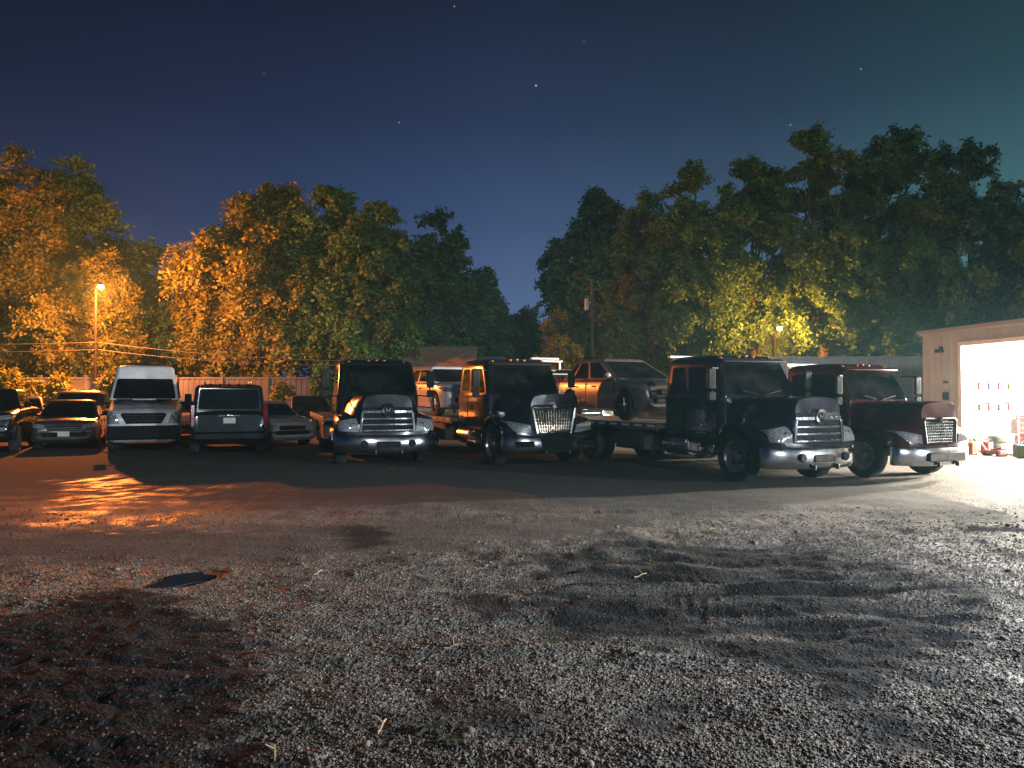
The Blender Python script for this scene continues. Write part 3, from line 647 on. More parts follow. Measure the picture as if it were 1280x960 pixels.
# ---------------------------------------------------------------- flatbed tow trucks
def truck(name, paint, style='bar', ext=True, rack=None, S=1.0, rackmat='white_steel', decal=False, tape=True, barw=True):
    root = empty(name); yb = 2.42 if ext else 1.95
    # hood and fenders
    if style == 'red': tops = [(.46, 1.70), (0, 1.62), (-.4, 1.50), (-.8, 1.38), (-1.0, 1.34), (-1.08, 1.32)]
    else: tops = [(.46, 1.70), (.1, 1.64), (-.4, 1.51), (-.75, 1.43), (-.95, 1.405), (-1.08, 1.40)]
    rings = []
    for y in (.46, .30, .1, -.2, -.45, -.65, -.8, -.90, -.97, -1.02, -1.055, -1.075, -1.08):
        rd_ = 0 if y > -.80 else 1-math.sqrt(max(0, 1-((-.80-y)/.283)**2)); zt = pl(tops, y)-.035*rd_; k = pl([(-1.05, .80), (-.8, .87), (.46, 1.08)], y); w = pl([(-1.05, .90), (-.95, .955), (-.7, 1.0), (.2, 1.0), (.46, .93)], y)
        zf = pl([(-1.05, 1.05), (-.9, 1.12), (-.55, 1.20), (.1, 1.22), (.46, 1.18)], y)
        k -= .07*rd_; w -= .10*rd_; zf -= .10*rd_
        half = [(0, .64), (1.08*w, .64), (1.15*w, .68), (1.18*w, .90), (1.165*w, zf-.14), (1.10*w, zf-.04), (.98*w, zf), (.88*w*min(1, k+.05), min(zf+.05, zt-.26)), (.78*k, zt-.20), (.74*k, zt-.12), (.66*k, zt-.04), (.42*k, zt-.003), (0, zt+.012)]
        rings.append([(x, y, z) for x, z in half]+[(-x, y, z) for x, z in half[1:-1][::-1]])
    b = MB(); b.loft(rings); hood = b.build('hood', paint, root, smooth=50)
    c = MB()
    for s in (-1, 1): c.cyl((s*.80, 0, .52), (s*1.5, 0, .52), .60, n=36)
    cut(hood, c)
    # inner chassis
    c = MB()
    for s in (-1, 1): c.box((s*.43, 3.9, .72), (.09, 9.4, .22))
    c.box((0, -.2, .85), (1.5, 1.2, .5)); c.cyl((-.95, 0, .50), (.95, 0, .50), .06); c.cyl((-1.0, 5.6, .50), (1.0, 5.6, .50), .08); c.ell((0, 5.6, .5), (.22, .2, .2))
    c.build('chassis', M['steel'], root)
    # cab
    def ring(z, y0, y1, x, rd):
        pts = []
        for cx, cy, a0 in ((x-rd, y0+rd, -90), (x-rd, y1-rd, 0), (-x+rd, y1-rd, 90), (-x+rd, y0+rd, 180)):
            for i in range(5): a = R(a0+90*i/4); pts.append((cx+rd*math.cos(a), cy+rd*math.sin(a), z))
        return pts
    g = MB()
    g.loft([ring(.70, .44, yb, .97, .08), ring(.80, .42, yb, 1.0, .08), ring(1.10, .42, yb, 1.02, .10), ring(1.64, .42, yb, 1.02, .10), ring(1.70, .40, yb, 1.005, .12),
            ring(2.42, .76, yb-.03, .93, .12), ring(2.50, .84, yb-.06, .90, .14), ring(2.565, .98, yb-.13, .80, .16), ring(2.59, 1.2, yb-.3, .6, .2)])
    cab = g.build('cab', paint, root, smooth=50)
    # windshield, front face between z 1.70 and 2.42
    inner = MB(); inner.loft([ring(1.20, .50, yb-.07, .93, .08), ring(1.66, .50, yb-.07, .94, .08), ring(2.40, .82, yb-.09, .87, .12), ring(2.50, .95, yb-.18, .78, .12)]); cut(cab, inner)
    slabs = MB()
    Q = [(-.885, .40, 1.70), (.885, .40, 1.70), (.81, .76, 2.42), (-.81, .76, 2.42)]
    q = MB(); q.panel(Q, rr(-.025, .04, 1.025, .94, .05, .09), .006, .010); slabs.panel(Q, rr(-.015, .06, 1.015, .92, .05, .09), .06, .26); ws = q.build('windshield', M['clear_glass'], root, smooth=0)
    for s in (-1, 1): MB().cyl((s*.1-.05, .37, 1.735), (s*.1+.42*s, .40, 1.82), .012, n=6).build('wiper', M['plastic'], ws)
    q = MB(); q.box((0, .66, 2.455), (1.72, .14, .05), rx=R(24)); q.build('sun_visor', M['plastic'] if style != 'red' else paint, root, bevel=.015)
    for i in (-1, -.28, 0, .28, 1):
        q = MB(); q.ell((i*.70, .90-abs(i)*.02, 2.56-abs(i)*.05), (.055, .04, .03)); q.build('clearance_light', M['amber'], root)
    for s in (-1, 1):
        fl = (lambda q: q) if s > 0 else (lambda q: [q[1], q[0], q[3], q[2]])
        # lower door face
        D = fl([(s*1.02, .60, .82), (s*1.02, 1.62, .82), (s*1.02, 1.62, 1.64), (s*1.02, .60, 1.64)])
        q = MB(); q.panel(D, rr(0, 0, 1, 1, .08, .10), .014, .025); door = q.build('door', paint, root, smooth=0)
        hdl = MB(); hdl.box((s*1.045, 1.46, 1.40), (.03, .16, .045)); hdl.build('handle', M['plastic'], door, bevel=.008)
        if decal:
            e = MB(); e.lathe([(.150, .019*s), (.150, .022*s), (.125, .022*s), (.125, .019*s)], (s*1.02, 1.10, 1.26), 'x', 26)
            e.cyl((s*1.037, 1.10, 1.26), (s*1.040, 1.10, 1.26), .07, n=16)
            for i in range(9):
                hgt = .05-.004*abs(i-4)
                e.box((s*1.038, 1.10+(i-4)*.075, 1.02-.004*abs(i-4)**1.5), (.006, .045, hgt))
            for i in range(7): e.box((s*1.038, 1.10+(i-3)*.05, .925), (.006, .03, .022))
            e.build('door_lettering', M['decal'], door)
        U = [(s*1.005, .52, 1.70), (s*1.005, yb-.12, 1.70), (s*.93, yb-.15, 2.42), (s*.93, .88, 2.42)]; U = fl(U)
        def uu(a, b): return (a, b) if s > 0 else (1-b, 1-a)
        u0, u1 = uu(.05, .56 if ext else .88)
        q = MB(); q.panel(U, rr(u0, .03, u1, .88, .05, .10), .004, .008); slabs.panel(U, rr(u0+.008, .05, u1-.008, .86, .05, .10), .06, .2); q.build('side_window', M['clear_glass'], root, smooth=0)
        if ext:
            u0, u1 = uu(.63, .93); q = MB(); q.panel(U, rr(u0, .10, u1, .88, .05, .10), .004, .008); slabs.panel(U, rr(u0+.008, .12, u1-.008, .86, .05, .10), .06, .2); q.build('quarter_window', M['clear_glass'], root, smooth=0)
            D2 = fl([(s*1.02, 1.70, .86), (s*1.02, 2.30, .86), (s*1.02, 2.30, 1.64), (s*1.02, 1.70, 1.64)])
            q = MB(); q.panel(D2, rr(0, 0, 1, 1, .10, .08), .010, .02); q.build('rear_door', paint, root, smooth=0)
        # mirror
        x = s*1.30; y = .42
        q = MB(); q.path([(s*.98, .62, 2.28), (x, y, 2.28), (x, y, 1.62), (s*1.0, .58, 1.66)], .016, 6); arm = q.build('mirror_arm', M['plastic'], root)
        q = MB(); q.box((x+s*.02, y, 2.06), (.20, .07, .42)); q.box((x+s*.02, y, 1.70), (.19, .07, .18)); q.build('mirror', M['mirror_shell'], arm, bevel=.03)
        q = MB(); q.box((x+s*.02, y+.04, 2.06), (.16, .01, .36)); q.box((x+s*.02, y+.04, 1.70), (.15, .01, .13)); q.build('mirror_glass', M['dull_chrome'], arm)
        # step and tank
        q = MB(); q.box((s*.98, 1.08, .50), (.22, .95, .04)); q.box((s*.98, .66, .6), (.2, .04, .24)); q.box((s*.98, 1.50, .6), (.2, .04, .24)); q.build('step', M['dull_chrome'], root, bevel=.008)
        q = MB(); q.cyl((s*.83, 1.62, .62), (s*.83, 2.45, .62), .23, n=24); q.build('fuel_tank', M['dull_chrome'], root, bevel=.02)
        for yy_ in (0,): wheel(s*.98, yy_, .50, .27, root, 'truck', s)
        wheel(s*.99, 5.6, .50, .25, root, 'truck', s); wheel(s*.70, 5.6, .50, .25, root, 'truck', s)
        # deck toolbox, mudflap
        q = MB(); q.box((s*.93, 3.6, .66), (.46, 1.2, .46)); q.box((s*1.165, 3.6, .70), (.015, 1.08, .34)); q.build('toolbox', M['steel'], root, bevel=.015)
        q = MB(); q.box((s*.86, 6.3, .52), (.58, .015, .62)); q.build('mudflap', M['rubber'], root)
    Bq = [(.6, yb-.0, 1.72), (-.6, yb-.0, 1.72), (-.58, yb-.03, 2.30), (.58, yb-.03, 2.30)]
    slabs.panel(Bq, rr(.02, .02, .98, .98, .05, .08), .06, .2); q = MB(); q.panel(Bq, rr(0, 0, 1, 1, .05, .08), .004, .008); q.build('rear_window', M['clear_glass'], root, smooth=0)
    cut(cab, slabs)
    for s in (-1, 1):
        q = MB(); q.box((s*.48, 1.45, 1.62), (.52, .14, .72), rx=R(-8)); q.box((s*.48, 1.51, 2.06), (.28, .10, .18)); q.build('seat', M['seat_cloth'], root, bevel=.03)
    q = MB(); q.box((0, .62, 1.60), (1.8, .22, .14)); q.build('dashboard', M['plastic'], root, bevel=.04)
    q = MB(); q.lathe([(.20, -.014), (.216, 0), (.20, .014), (.184, 0), (.20, -.014)], (.48, .84, 1.74), 'y', 22); q.build('steering_wheel', M['plastic'], root)
    # bed
    dk_ = MB(); dk_.box((0, 5.65, 1.0), (2.34, 6.5, .08)); dk_.box((0, 5.65, .92), (.9, 6.3, .10))
    for i in range(11): dk_.box((0, 2.7+i*.6, .93), (2.2, .06, .07))
    bed = dk_.build('bed', M['deck'], root, bevel=.006)
    for s in (-1, 1):
        q = MB(); q.box((s*1.20, 5.65, .99), (.06, 6.5, .16)); sr = q.build('side_rail', M['deck'], bed, bevel=.008)
        if tape:
            for i in range(12): MB().box((s*1.233, 2.62+i*.53, 1.01), (.006, .30, .05)).build('reflector', M['white_steel'], sr)
    if rack:
        q = MB(); zt = rack
        rw = .72
        for s in (-1, 1): q.box((s*(rw-.06), 2.56, (zt+1.0)/2), (.08, .06, zt-1.0))
        q.box((0, 2.56, 2.0), (2*rw-.2, .05, .07)); q.box((0, 2.56, 1.5), (2*rw-.2, .05, .07))
        for i in range(5): q.box((-.68+.34*i, 2.56, 1.76), (.035, .035, 1.46))
        hr = q.build('headache_rack', M[rackmat], root, bevel=.008)
        MB().box((0, 2.56, zt), (2*rw+.1, .10, .07)).build('top_bar', M[('galv' if decal else 'white_steel') if barw else rackmat], hr, bevel=.008)
        q = MB(); q.box((0, 2.56, zt+.10), (1.2, .20, .09)); q.build('light_bar', M['white_steel'], hr, bevel=.03) if style == 'white' else None
    # winch
    q = MB(); q.cyl((-.35, 2.95, 1.18), (.35, 2.95, 1.18), .11, n=16); q.box((-.4, 2.95, 1.15), (.06, .3, .3)); q.box((.4, 2.95, 1.15), (.06, .3, .3)); q.build('winch', M['steel'], bed)
    # bumper
    rg = []
    for i in range(25):
        x = -1.20+2.4*i/24; y = -1.24+.34*(abs(x)/1.2)**3
        hf = 1-.22*(abs(x)/1.2)**4
        z0, z1 = .33+.05*(1-hf), .74
        rg.append([(x, y+.10, z0+.02), (x, y+.03, z0), (x, y, z0+.05), (x, y-.012, (z0+z1)/2), (x, y, z1-.05), (x, y+.03, z1), (x, y+.10, z1)])
    q = MB(); q.loft(rg); bump = q.build('bumper', M['bumper_chrome'], root, smooth=60)
    def opn(q): q.build('bumper_opening', M['plastic'], bump, bevel=.02)
    opn(MB().box((0, -1.255, .53), (.56, .03, .14)))
    if style == 'bar' or style == 'white':
        for s in (-1, 1): opn(MB().cyl((s*.55, -1.22, .55), (s*.55, -1.265, .55), .085, n=18))
    elif style == 'mesh':
        for s in (-1, 1): opn(MB().box((s*.78, -1.19, .56), (.46, .04, .13), rz=s*R(10)))
    else:
        opn(MB().box((0, -1.26, .52), (1.15, .04, .20)))
    for s in (-1, 1):
        q = MB(); q.box((s*.3, -1.27, .36), (.05, .08, .10)); q.build('tow_hook', M['steel'], bump, bevel=.015)
    if style in ('bar', 'white'):
        # open grille of four bright bars, ring badge at the top centre
        q = MB(); q.panel([(-.62, -1.06, .80), (.62, -1.07, .80), (.57, -1.07, 1.385), (-.57, -1.07, 1.385)], rr(0, 0, 1, 1, .05, .06), .02, .05); gr = q.build('grille', M['plastic'], root, smooth=0)
        q = MB()
        for j, z in enumerate((.85, .985, 1.12, 1.28)):
            w = .62-.012*j
            for k in range(8):
                x0, x1 = -w+2*w*k/8, -w+2*w*(k+1)/8; f = lambda x: -1.125+.05*(x/w)**2
                q.box(((x0+x1)/2, (f(x0)+f(x1))/2, z), (x1-x0+.01, .055, .052 if j < 3 else .075), rz=math.atan2(f(x1)-f(x0), x1-x0))
        for s in (-1, 1): q.box((s*.60, -1.085, 1.04), (.06, .08, .46), ry=R(-5)*s)
        q.build('grille_bar', M['chrome'], gr, bevel=.012)
        q = MB(); q.lathe([(.085, -.03), (.14, -.055), (.155, -.03), (.14, 0)], (0, -1.13, 1.32), 'y', 28); bd = q.build('badge', M['chrome'], gr)
        q = MB(); q.lathe([(.001, -.03), (.085, -.03)], (0, -1.13, 1.32), 'y', 28); q.build('badge_field', M['plastic'], bd)
        q = MB()
        for s in (-1, 1): q.box((s*.035, -1.168, 1.32), (.018, .012, .10), ry=R(14)*s)
        q.box((0, -1.168, 1.32), (.07, .012, .018)); q.build('badge_letter', M['chrome'], bd)
        for s in (-1, 1):
            hl = conform('headlight', hood, [(s*.66, .82), (s*1.09, .84), (s*1.13, 1.06), (s*.70, 1.13)], M['lens'], root, .015, .05, 10, 5)
            q = MB()
            for u in (.78, .93): q.lathe([(.001, .0), (.05, -.03), (.066, -.045), (.066, .06)], (s*u, -1.045+1.9*max(0, u-.80)**1.5, .97), 'y', 16)
            q.build('lamp_bowl', M['chrome'], hl)
    else:
        wtop, wbot, z0, z1 = (.56, .44, .78, 1.37) if style == 'mesh' else (.52, .46, .80, 1.28)
        yy_ = -1.06
        Q4 = [(-wbot, yy_-.02, z0), (wbot, yy_-.02, z0), (wtop, yy_, z1), (-wtop, yy_, z1)]
        q = MB(); q.panel(Q4, rr(0, 0, 1, 1, .05, .06), .025, .05); gr = q.build('grille', M['plastic'], root, smooth=0)
        q = MB()
        for i in range(15):
            t = (i+.5)/15*2-1; q.cyl((t*wbot, yy_-.055, z0+.02), (t*wtop*.98, yy_-.035, z1-.02), .006, n=5)
        for j in range(8):
            v = (j+.5)/8; ww = wbot+(wtop-wbot)*v; q.cyl((-ww, yy_-.055+.02*v, z0+(z1-z0)*v), (ww, yy_-.055+.02*v, z0+(z1-z0)*v), .006, n=5)
        q.build('grille_mesh', M['dull_chrome'], gr)
        q = MB(); fr = [(-wbot, yy_-.05, z0), (-wtop, yy_-.03, z1), (-wtop*.9, yy_-.03, z1+.05), (wtop*.9, yy_-.03, z1+.05), (wtop, yy_-.03, z1), (wbot, yy_-.05, z0)]
        q.path(fr, .026, 8); q.build('grille_surround', M['chrome'] if style == 'mesh' else M['steel'], gr)
        q = MB(); q.add([(0, yy_-.08, z1+.10), (.055, yy_-.08, z1+.03), (0, yy_-.08, z1-.04), (-.055, yy_-.08, z1+.03), (0, yy_-.03, z1+.10), (.055, yy_-.03, z1+.03), (0, yy_-.03, z1-.04), (-.055, yy_-.03, z1+.03)],
                        [(0, 1, 2, 3), (4, 7, 6, 5), (0, 4, 5, 1), (1, 5, 6, 2), (2, 6, 7, 3), (3, 7, 4, 0)]); q.build('badge', M['chrome'], gr)
        if style == 'mesh':
            q = MB(); q.panel([(-.34, -1.26, .37), (.34, -1.26, .37), (.42, -1.25, .72), (-.42, -1.25, .72)], rr(0, 0, 1, 1, .12, .15), .01, .05); q.build('lower_grille', M['plastic'], bump, smooth=0)
        for s in (-1, 1):
            hl = conform('headlight', hood, [(s*.56, .80), (s*1.00, .86), (s*1.14, 1.08), (s*.60, .98)], M['lens'], root, .015, .05, 10, 5)
            q = MB()
            for u in (.70, .86): q.lathe([(.001, .0), (.04, -.03), (.052, -.045), (.052, .06)], (s*u, -1.05+1.9*max(0, u-.76)**1.5, .92), 'y', 16)
            q.build('lamp_bowl', M['chrome'], hl)
    root.scale = (S, S, S)
    return root
def put(o, x, y, hd, label, cat='tow truck', group='flatbed tow trucks parked side by side'):
    o.location = (x, y, 0); o.rotation_euler = (0, 0, hd); tag(o, label, cat, group)
t1 = truck('flatbed_truck', M['black_paint'], 'bar', ext=False); put(t1, -3.22, 18.5, R(18), 'black tow truck with silver bar grille and ring badge, beside the black suv')
t2 = truck('flatbed_truck', M['navy_paint'], 'mesh'); put(t2, .50, 18.3, R(25), 'black tow truck with a chrome framed mesh grille, second in the row of trucks')
t3 = truck('flatbed_truck', M['navy_paint'], 'bar', rack=2.60, decal=True, rackmat='steel', S=.97); put(t3, 5.25, 14.95, R(25), 'black tow truck with round door lettering, carrying the grey crossover on its bed')
t4 = truck('flatbed_truck', M['red_paint'], 'red', rack=2.60, S=.91); put(t4, 8.0, 15.7, R(25), 'dark red tow truck nearest the lit garage')
t5 = truck('flatbed_truck', M['white_paint'], 'white', rack=2.95, rackmat='white_steel', ext=False, S=1.02); put(t5, 2.3, 28.0, R(22), 'white tow truck in the back row behind the gap between the black trucks')
for px in ():
    pass
# crossover on the bed of truck three
cx = make_car('crossover', mat('bronze grey paint', (.20, .16, .145), .3, metal=.2, coat=.7, vscale=2), Lc=4.35, W=1.83, H=1.60, belt=1.02, hood=.97, tail=1.05, cowl=-1.08, rf=-.02, rb=1.35, gb=1.98, r=.35, wb=2.64, clear=.25, glassn=3, tailz=1.0)
hd = R(25); back = Vector((-math.sin(hd), math.cos(hd), 0)); c3 = Vector((5.25, 14.95, 0))+back*5.42
cx.location = (c3.x, c3.y, 1.04); cx.rotation_euler = (0, 0, hd); tag(cx, 'grey crossover lit copper orange along one side, riding on a tow truck bed', 'car')
for s in (-1, 1):
    q = MB(); q.path([(s*.68, -.15, 1.56), (s*.68, -.05, 1.625), (s*.68, 1.3, 1.615), (s*.68, 1.4, 1.54)], .018); q.build('roof_rail', M['plastic'], cx)
plate(cx, -2.22, .55)
# white car on the bed of truck two
cy = make_car('hatchback', M['white_paint'], Lc=4.2, W=1.78, H=1.52, belt=1.0, hood=.95, tail=1.0, cowl=-1.0, rf=-.25, rb=1.45, gb=1.9, r=.33, wb=2.55)
c2 = Vector((.50, 18.3, 0))+back*6.0
cy.location = (c2.x, c2.y, 1.04); cy.rotation_euler = (0, 0, hd); tag(cy, 'white hatchback lit orange on the bed of the second tow truck', 'car')

# ---------------------------------------------------------------- street lamps, pole, cables
def street_lamp(px, py, Yd, power, label, size=.12, reach=1.3, col=HPS):
    zl = zat(py, Yd-reach); x = (px-6-640)/F*Yd; ox = x-(px-640)/F*(Yd-reach)
    root = empty('street_lamp', (x, Yd, 0), 0, label, 'street lamp', 'sodium street lamps')
    q = MB(); q.cyl((0, 0, 0), (0, 0, zl+.15), .09, .06, n=14); q.build('pole', M['lamp_pole'], root)
    q = MB(); q.path([(0, 0, zl+.05), (-ox*.5, -reach*.5, zl+.16), (-ox, -reach, zl+.2)], .03); q.build('arm', M['lamp_pole'], root)
    q = MB(); q.lathe([(.001, .22), (.07, .20), (.12, .13), (.17, .07)], (-ox, -reach, zl), 'z', 20); q.build('lamp_hood', M['galv'], root)
    q = MB(); q.ell((-ox, -reach, zl-.02), (.15, .15, .13)); bu = q.build('lamp_globe', M['hps'], root)
    bu.visible_shadow = True
    l_ = bpy.data.lights.new('lamp_light', 'POINT'); l_.energy = power; l_.color = col; l_.shadow_soft_size = size
    lo = bpy.data.objects.new('lamp_light', l_); C.objects.link(lo); lo.parent = root; lo.location = (-ox, -reach, zl-.30)
    return root
street_lamp(125, 358, 39.3, P_LAMP, 'glowing orange street lamp on a slim pole behind the cars at left')
street_lamp(975, 410, 46.0, P_FAR, 'small orange street lamp glowing through the trees at right', reach=3.4, col=(1, .33, .05))

up = empty('utility_pole', at(740, Y=46), 0, 'wooden utility pole with a grey transformer in front of the dark spruce', 'utility pole')
q = MB(); q.cyl((0, 0, 0), (0, 0, zat(350, 46)), .16, .11, n=12); q.build('pole', M['weathered_wood'], up)
q = MB(); q.cyl((-.32, -.1, zat(388, 46)), (-.32, -.1, zat(374, 46)), .17, n=14); q.box((-.16, -.05, zat(378, 46)), (.2, .08, .08)); q.build('transformer', M['galv'], up)
q = MB(); q.box((0, -.14, zat(362, 46)), (.9, .09, .11)); q.build('crossarm', M['weathered_wood'], up)
def cable(a, b, sag, label, r=.018):
    a = Vector(a); b = Vector(b); pts = []
    for i in range(41):
        t = i/40; p = a.lerp(b, t); p.z -= sag*4*t*(1-t); pts.append(p)
    q = MB(); q.path(pts, r, 6); o = q.build('overhead_cable', M['wire']); tag(o, label, 'cable', 'overhead cables')
cable((-52, 39.4, 4.6), (-21.75, 39.2, zat(428, 39.2)), .25, 'upper overhead cable left of the glowing lamp pole')
cable((-52, 39.4, 4.2), (-21.75, 39.2, zat(437, 39.2)), .3, 'lower overhead cable left of the glowing lamp pole')
cable((-21.6, 39.2, zat(428, 39.2)), (-7.0, 45.6, 3.7), .30, 'upper overhead cable from the lamp pole towards the house')
cable((-21.6, 39.2, zat(437, 39.2)), (-7.0, 45.6, 3.5), .35, 'lower overhead cable from the lamp pole towards the house')

# ---------------------------------------------------------------- fences
def panel_fence(name, A, B, h, n, m, label, corr=.0):
    A = Vector(A); B = Vector(B); d = B-A; ln = d.length; root = empty(name, A, math.atan2(d.y, d.x), label, 'fence')
    w = ln/n
    for i in range(n):
        q = MB(); k = int(w/.15)
        for j in range(k): q.box((i*w+.06+(j+.5)*(w-.12)/k, .0 if j % 2 else .012, h/2+.02), ((w-.12)/k-.008, .022, h-.06))
        q.box((i*w+w/2, .004, h-.02), (w-.1, .06, .09)); q.box((i*w+w/2, .004, .12), (w-.1, .06, .09))
        q.build('fence_panel', m, root, smooth=0)
    for i in range(n+1):
        q = MB(); q.box((i*w, .0, (h+.08)/2), (.12, .12, h+.08)); q.box((i*w, 0, h+.10), (.15, .15, .04)); q.build('post', m, root, smooth=0)
    return root
panel_fence('fence', (-52, 40.4, 0), (4, 40.0, 0), 2.55, 23, M['fence'], 'long pale panel fence behind the parked cars')
# tall grey corrugated screen beside the garage
sw = empty('metal_screen', (7.5, 28.2, 0), 0, 'tall grey corrugated metal screen between the red truck and the garage', 'fence')
q = MB(); pr = []; n_ = 90
for i in range(n_):
    x = 8.3*i/(n_-1); y = (.0, .0, .035, .035)[i % 4]; pr.append((x, y))
vs = [(x, y, 0) for x, y in pr]+[(x, y, 3.03) for x, y in pr]+[(x, y+.02, 0) for x, y in pr]+[(x, y+.02, 3.03) for x, y in pr]
fs = [(i, i+1, n_+i+1, n_+i) for i in range(n_-1)]+[(2*n_+i, 3*n_+i, 3*n_+i+1, 2*n_+i+1) for i in range(n_-1)]+[(n_+i, n_+i+1, 3*n_+i+1, 3*n_+i) for i in range(n_-1)]
q.add(vs, fs); q.build('sheeting', M['grey_wall'], sw, smooth=0)
q = MB(); q.box((4.15, .02, 3.06), (8.3, .12, .06)); q.build('cap_rail', M['grey_wall'], sw)

# ---------------------------------------------------------------- house behind the fence
def house():
    Yh = 46.5; k = Yh/F; X = lambda px: (px-640)*k; Zp = lambda py: zat(py, Yh)
    root = empty('house', (X(540), Yh, 0), 0, 'low cream house with a brown shingle roof behind the fence', 'house')
    ox, oy = X(540), Yh
    loc = lambda x, y, z: (x-ox, y-oy, z)
    x0, x1 = X(502), X(592); ze, zr2 = Zp(462), Zp(431)
    w = MB(); w.box(loc((x0+x1)/2, Yh+3.5, ze/2), (x1-x0, 6.4, ze)); 
    w.add([loc(x0, Yh+.3, ze), loc(x0, Yh+6.7, ze), loc(x0, Yh+3.5, zr2-.1), loc(x1, Yh+.3, ze), loc(x1, Yh+6.7, ze), loc(x1, Yh+3.5, zr2-.1)], [(0, 1, 2), (3, 5, 4), (0, 2, 5, 3), (1, 4, 5, 2)])
    w.build('wall', M['siding'], root, smooth=0)
    def gable(x0, x1, y0, y1, ze, zr, name='roof', t=.12):
        g = MB(); ym = (y0+y1)/2
        for (a, b) in ((y0, ym), (y1, ym)):
            g.add([loc(x0, a, ze), loc(x1, a, ze), loc(x1, b, zr), loc(x0, b, zr), loc(x0, a, ze+t), loc(x1, a, ze+t), loc(x1, b, zr+t), loc(x0, b, zr+t)],
                  [(0, 3, 2, 1), (4, 5, 6, 7), (0, 1, 5, 4), (2, 3, 7, 6), (0, 4, 7, 3), (1, 2, 6, 5)])
        return g.build(name, M['roof'], root, smooth=0)
    gable(x0-.25, x1+.1, Yh-.2, Yh+7.2, ze-.15, zr2)
    # lower wing to the left, with a chimney
    xa, xb = X(425), X(500); z2, z3 = Zp(455), Zp(440)
    w = MB(); w.box(loc((xa+xb)/2, Yh+4, z2/2), (xb-xa, 5.6, z2)); w.build('wall', M['siding'], root, smooth=0)
    rf_ = gable(xa-.2, xb-.1, Yh+.9, Yh+7.1, z2-.1, z3)
    c = MB(); c.box(loc(X(439), Yh+2.4, (Zp(423)+2)/2), (.62, .62, Zp(423)-2)); c.box(loc(X(439), Yh+2.4, Zp(423)), (.74, .74, .12)); c.cyl(loc(X(439), Yh+2.4, Zp(423)), loc(X(439), Yh+2.4, Zp(419)), .13, n=12); c.build('chimney', M['brick'], rf_)
    # lower wing right
    xa, xb = X(592), X(625); w = MB(); w.box(loc((xa+xb)/2+.05, Yh+3.5, Zp(455)/2), (xb-xa, 5.0, Zp(455))); w.build('wall', M['siding'], root, smooth=0)
    gable(xa+.15, xb+.3, Yh+.6, Yh+6.4, Zp(455)-.1, Zp(445))
    for px in (515, 533, 560, 578):
        q = MB(); q.box(loc(X(px), Yh+.29, 2.55), (.75, .05, .85)); wn = q.build('window', M['white_steel'], root)
        q = MB(); q.box(loc(X(px), Yh+.262, 2.55), (.62, .02, .72)); q.build('pane', M['glass'], wn)
house()

# ---------------------------------------------------------------- garage
A = Vector((13.2, 24.1, 0)); u = Vector((.124, -.992, 0)).normalized(); GR = math.atan2(u.y, u.x)
# local frame: +x runs along the front towards the camera, +y is into the building
gar = empty('garage', A, GR, 'tan metal garage with a wide open bay full of bright light', 'garage')
HT, DH, GL, GD = 3.6, 3.12, 21.0, 9.0
bays = [(1.75, 8.6), (15.6, 19.8)]
def corr_x(mb, x0, x1, z0, z1, y=0, amp=.03, pitch=.10, m=0):
    n = max(2, int((x1-x0)/pitch)); xs_ = [x0+(x1-x0)*i/n for i in range(n+1)]
    ys_ = [(-amp if i % 3 == 0 else 0) for i in range(n+1)]
    vs = [(a, y+b, z0) for a, b in zip(xs_, ys_)]+[(a, y+b, z1) for a, b in zip(xs_, ys_)]; k = n+1
    vs += [(a, y+.06, z0) for a in xs_]+[(a, y+.06, z1) for a in xs_]
    fs = [(i, i+1, k+i+1, k+i) for i in range(n)]+[(2*k+i, 3*k+i, 3*k+i+1, 2*k+i+1) for i in range(n)]+[(k+i, k+i+1, 3*k+i+1, 3*k+i) for i in range(n)]+[(i, 2*k+i, 2*k+i+1, i+1) for i in range(n)]
    fs += [(0, k, 3*k, 2*k), (k-1, 3*k-1, 4*k-1, 2*k-1)]
    mb.add(vs, fs, m)
q = MB()
for a, b in ((0, bays[0][0]), (bays[0][1], bays[1][0]), (bays[1][1], GL)): corr_x(q, a, b, 0, DH)
corr_x(q, 0, GL, DH, HT)
q.build('front_wall', M['metal_wall'], gar, smooth=0)
q = MB(); q.box((0-.03, GD/2+.03, HT/2), (.06, GD, HT)); q.box((GL+.03, GD/2+.03, HT/2), (.06, GD, HT)); q.box((GL/2, GD+.08, HT/2), (GL, .06, HT)); q.build('outer_wall', M['metal_wall'], gar)
q = MB(); q.box((GL/2, GD/2, HT+.05), (GL+.3, GD+.3, .10)); q.build('roof', M['grey_wall'], gar)
q = MB(); q.box((GL/2, -.08, HT-.02), (GL+.2, .04, .10)); q.build('fascia', M['metal_wall'], gar)
q = MB(); q.box((.11, GD/2, 1.7), (.05, GD-.2, 3.4)); q.box((5.6, GD-.03, 1.7), (10.9, .05, 3.4)); q.box((11.1, GD/2, 1.7), (.05, GD-.3, 3.4)); q.box((5.6, GD/2, 3.45), (10.9, GD-.2, .04))
for a, b in ((.15, bays[0][0]), (bays[0][1], 11.0)): q.box(((a+b)/2, .11, 1.6), (b-a, .04, 3.2))
q.build('liner_wall', M['inner_wall'], gar)
q = MB(); q.box((GL-.11, GD/2, 1.7), (.05, GD-.2, 3.4)); q.box((16.1, GD-.03, 1.7), (9.6, .05, 3.4)); q.box((11.2, GD/2, 1.7), (.05, GD-.3, 3.4)); q.box((16.1, GD/2, 3.45), (9.6, GD-.2, .04))
q.build('partition', M['steel'], gar)
q = MB(); q.box((GL/2, GD/2, .03), (GL-.1, GD-.05, .06)); q.build('floor', M['concrete'], gar)
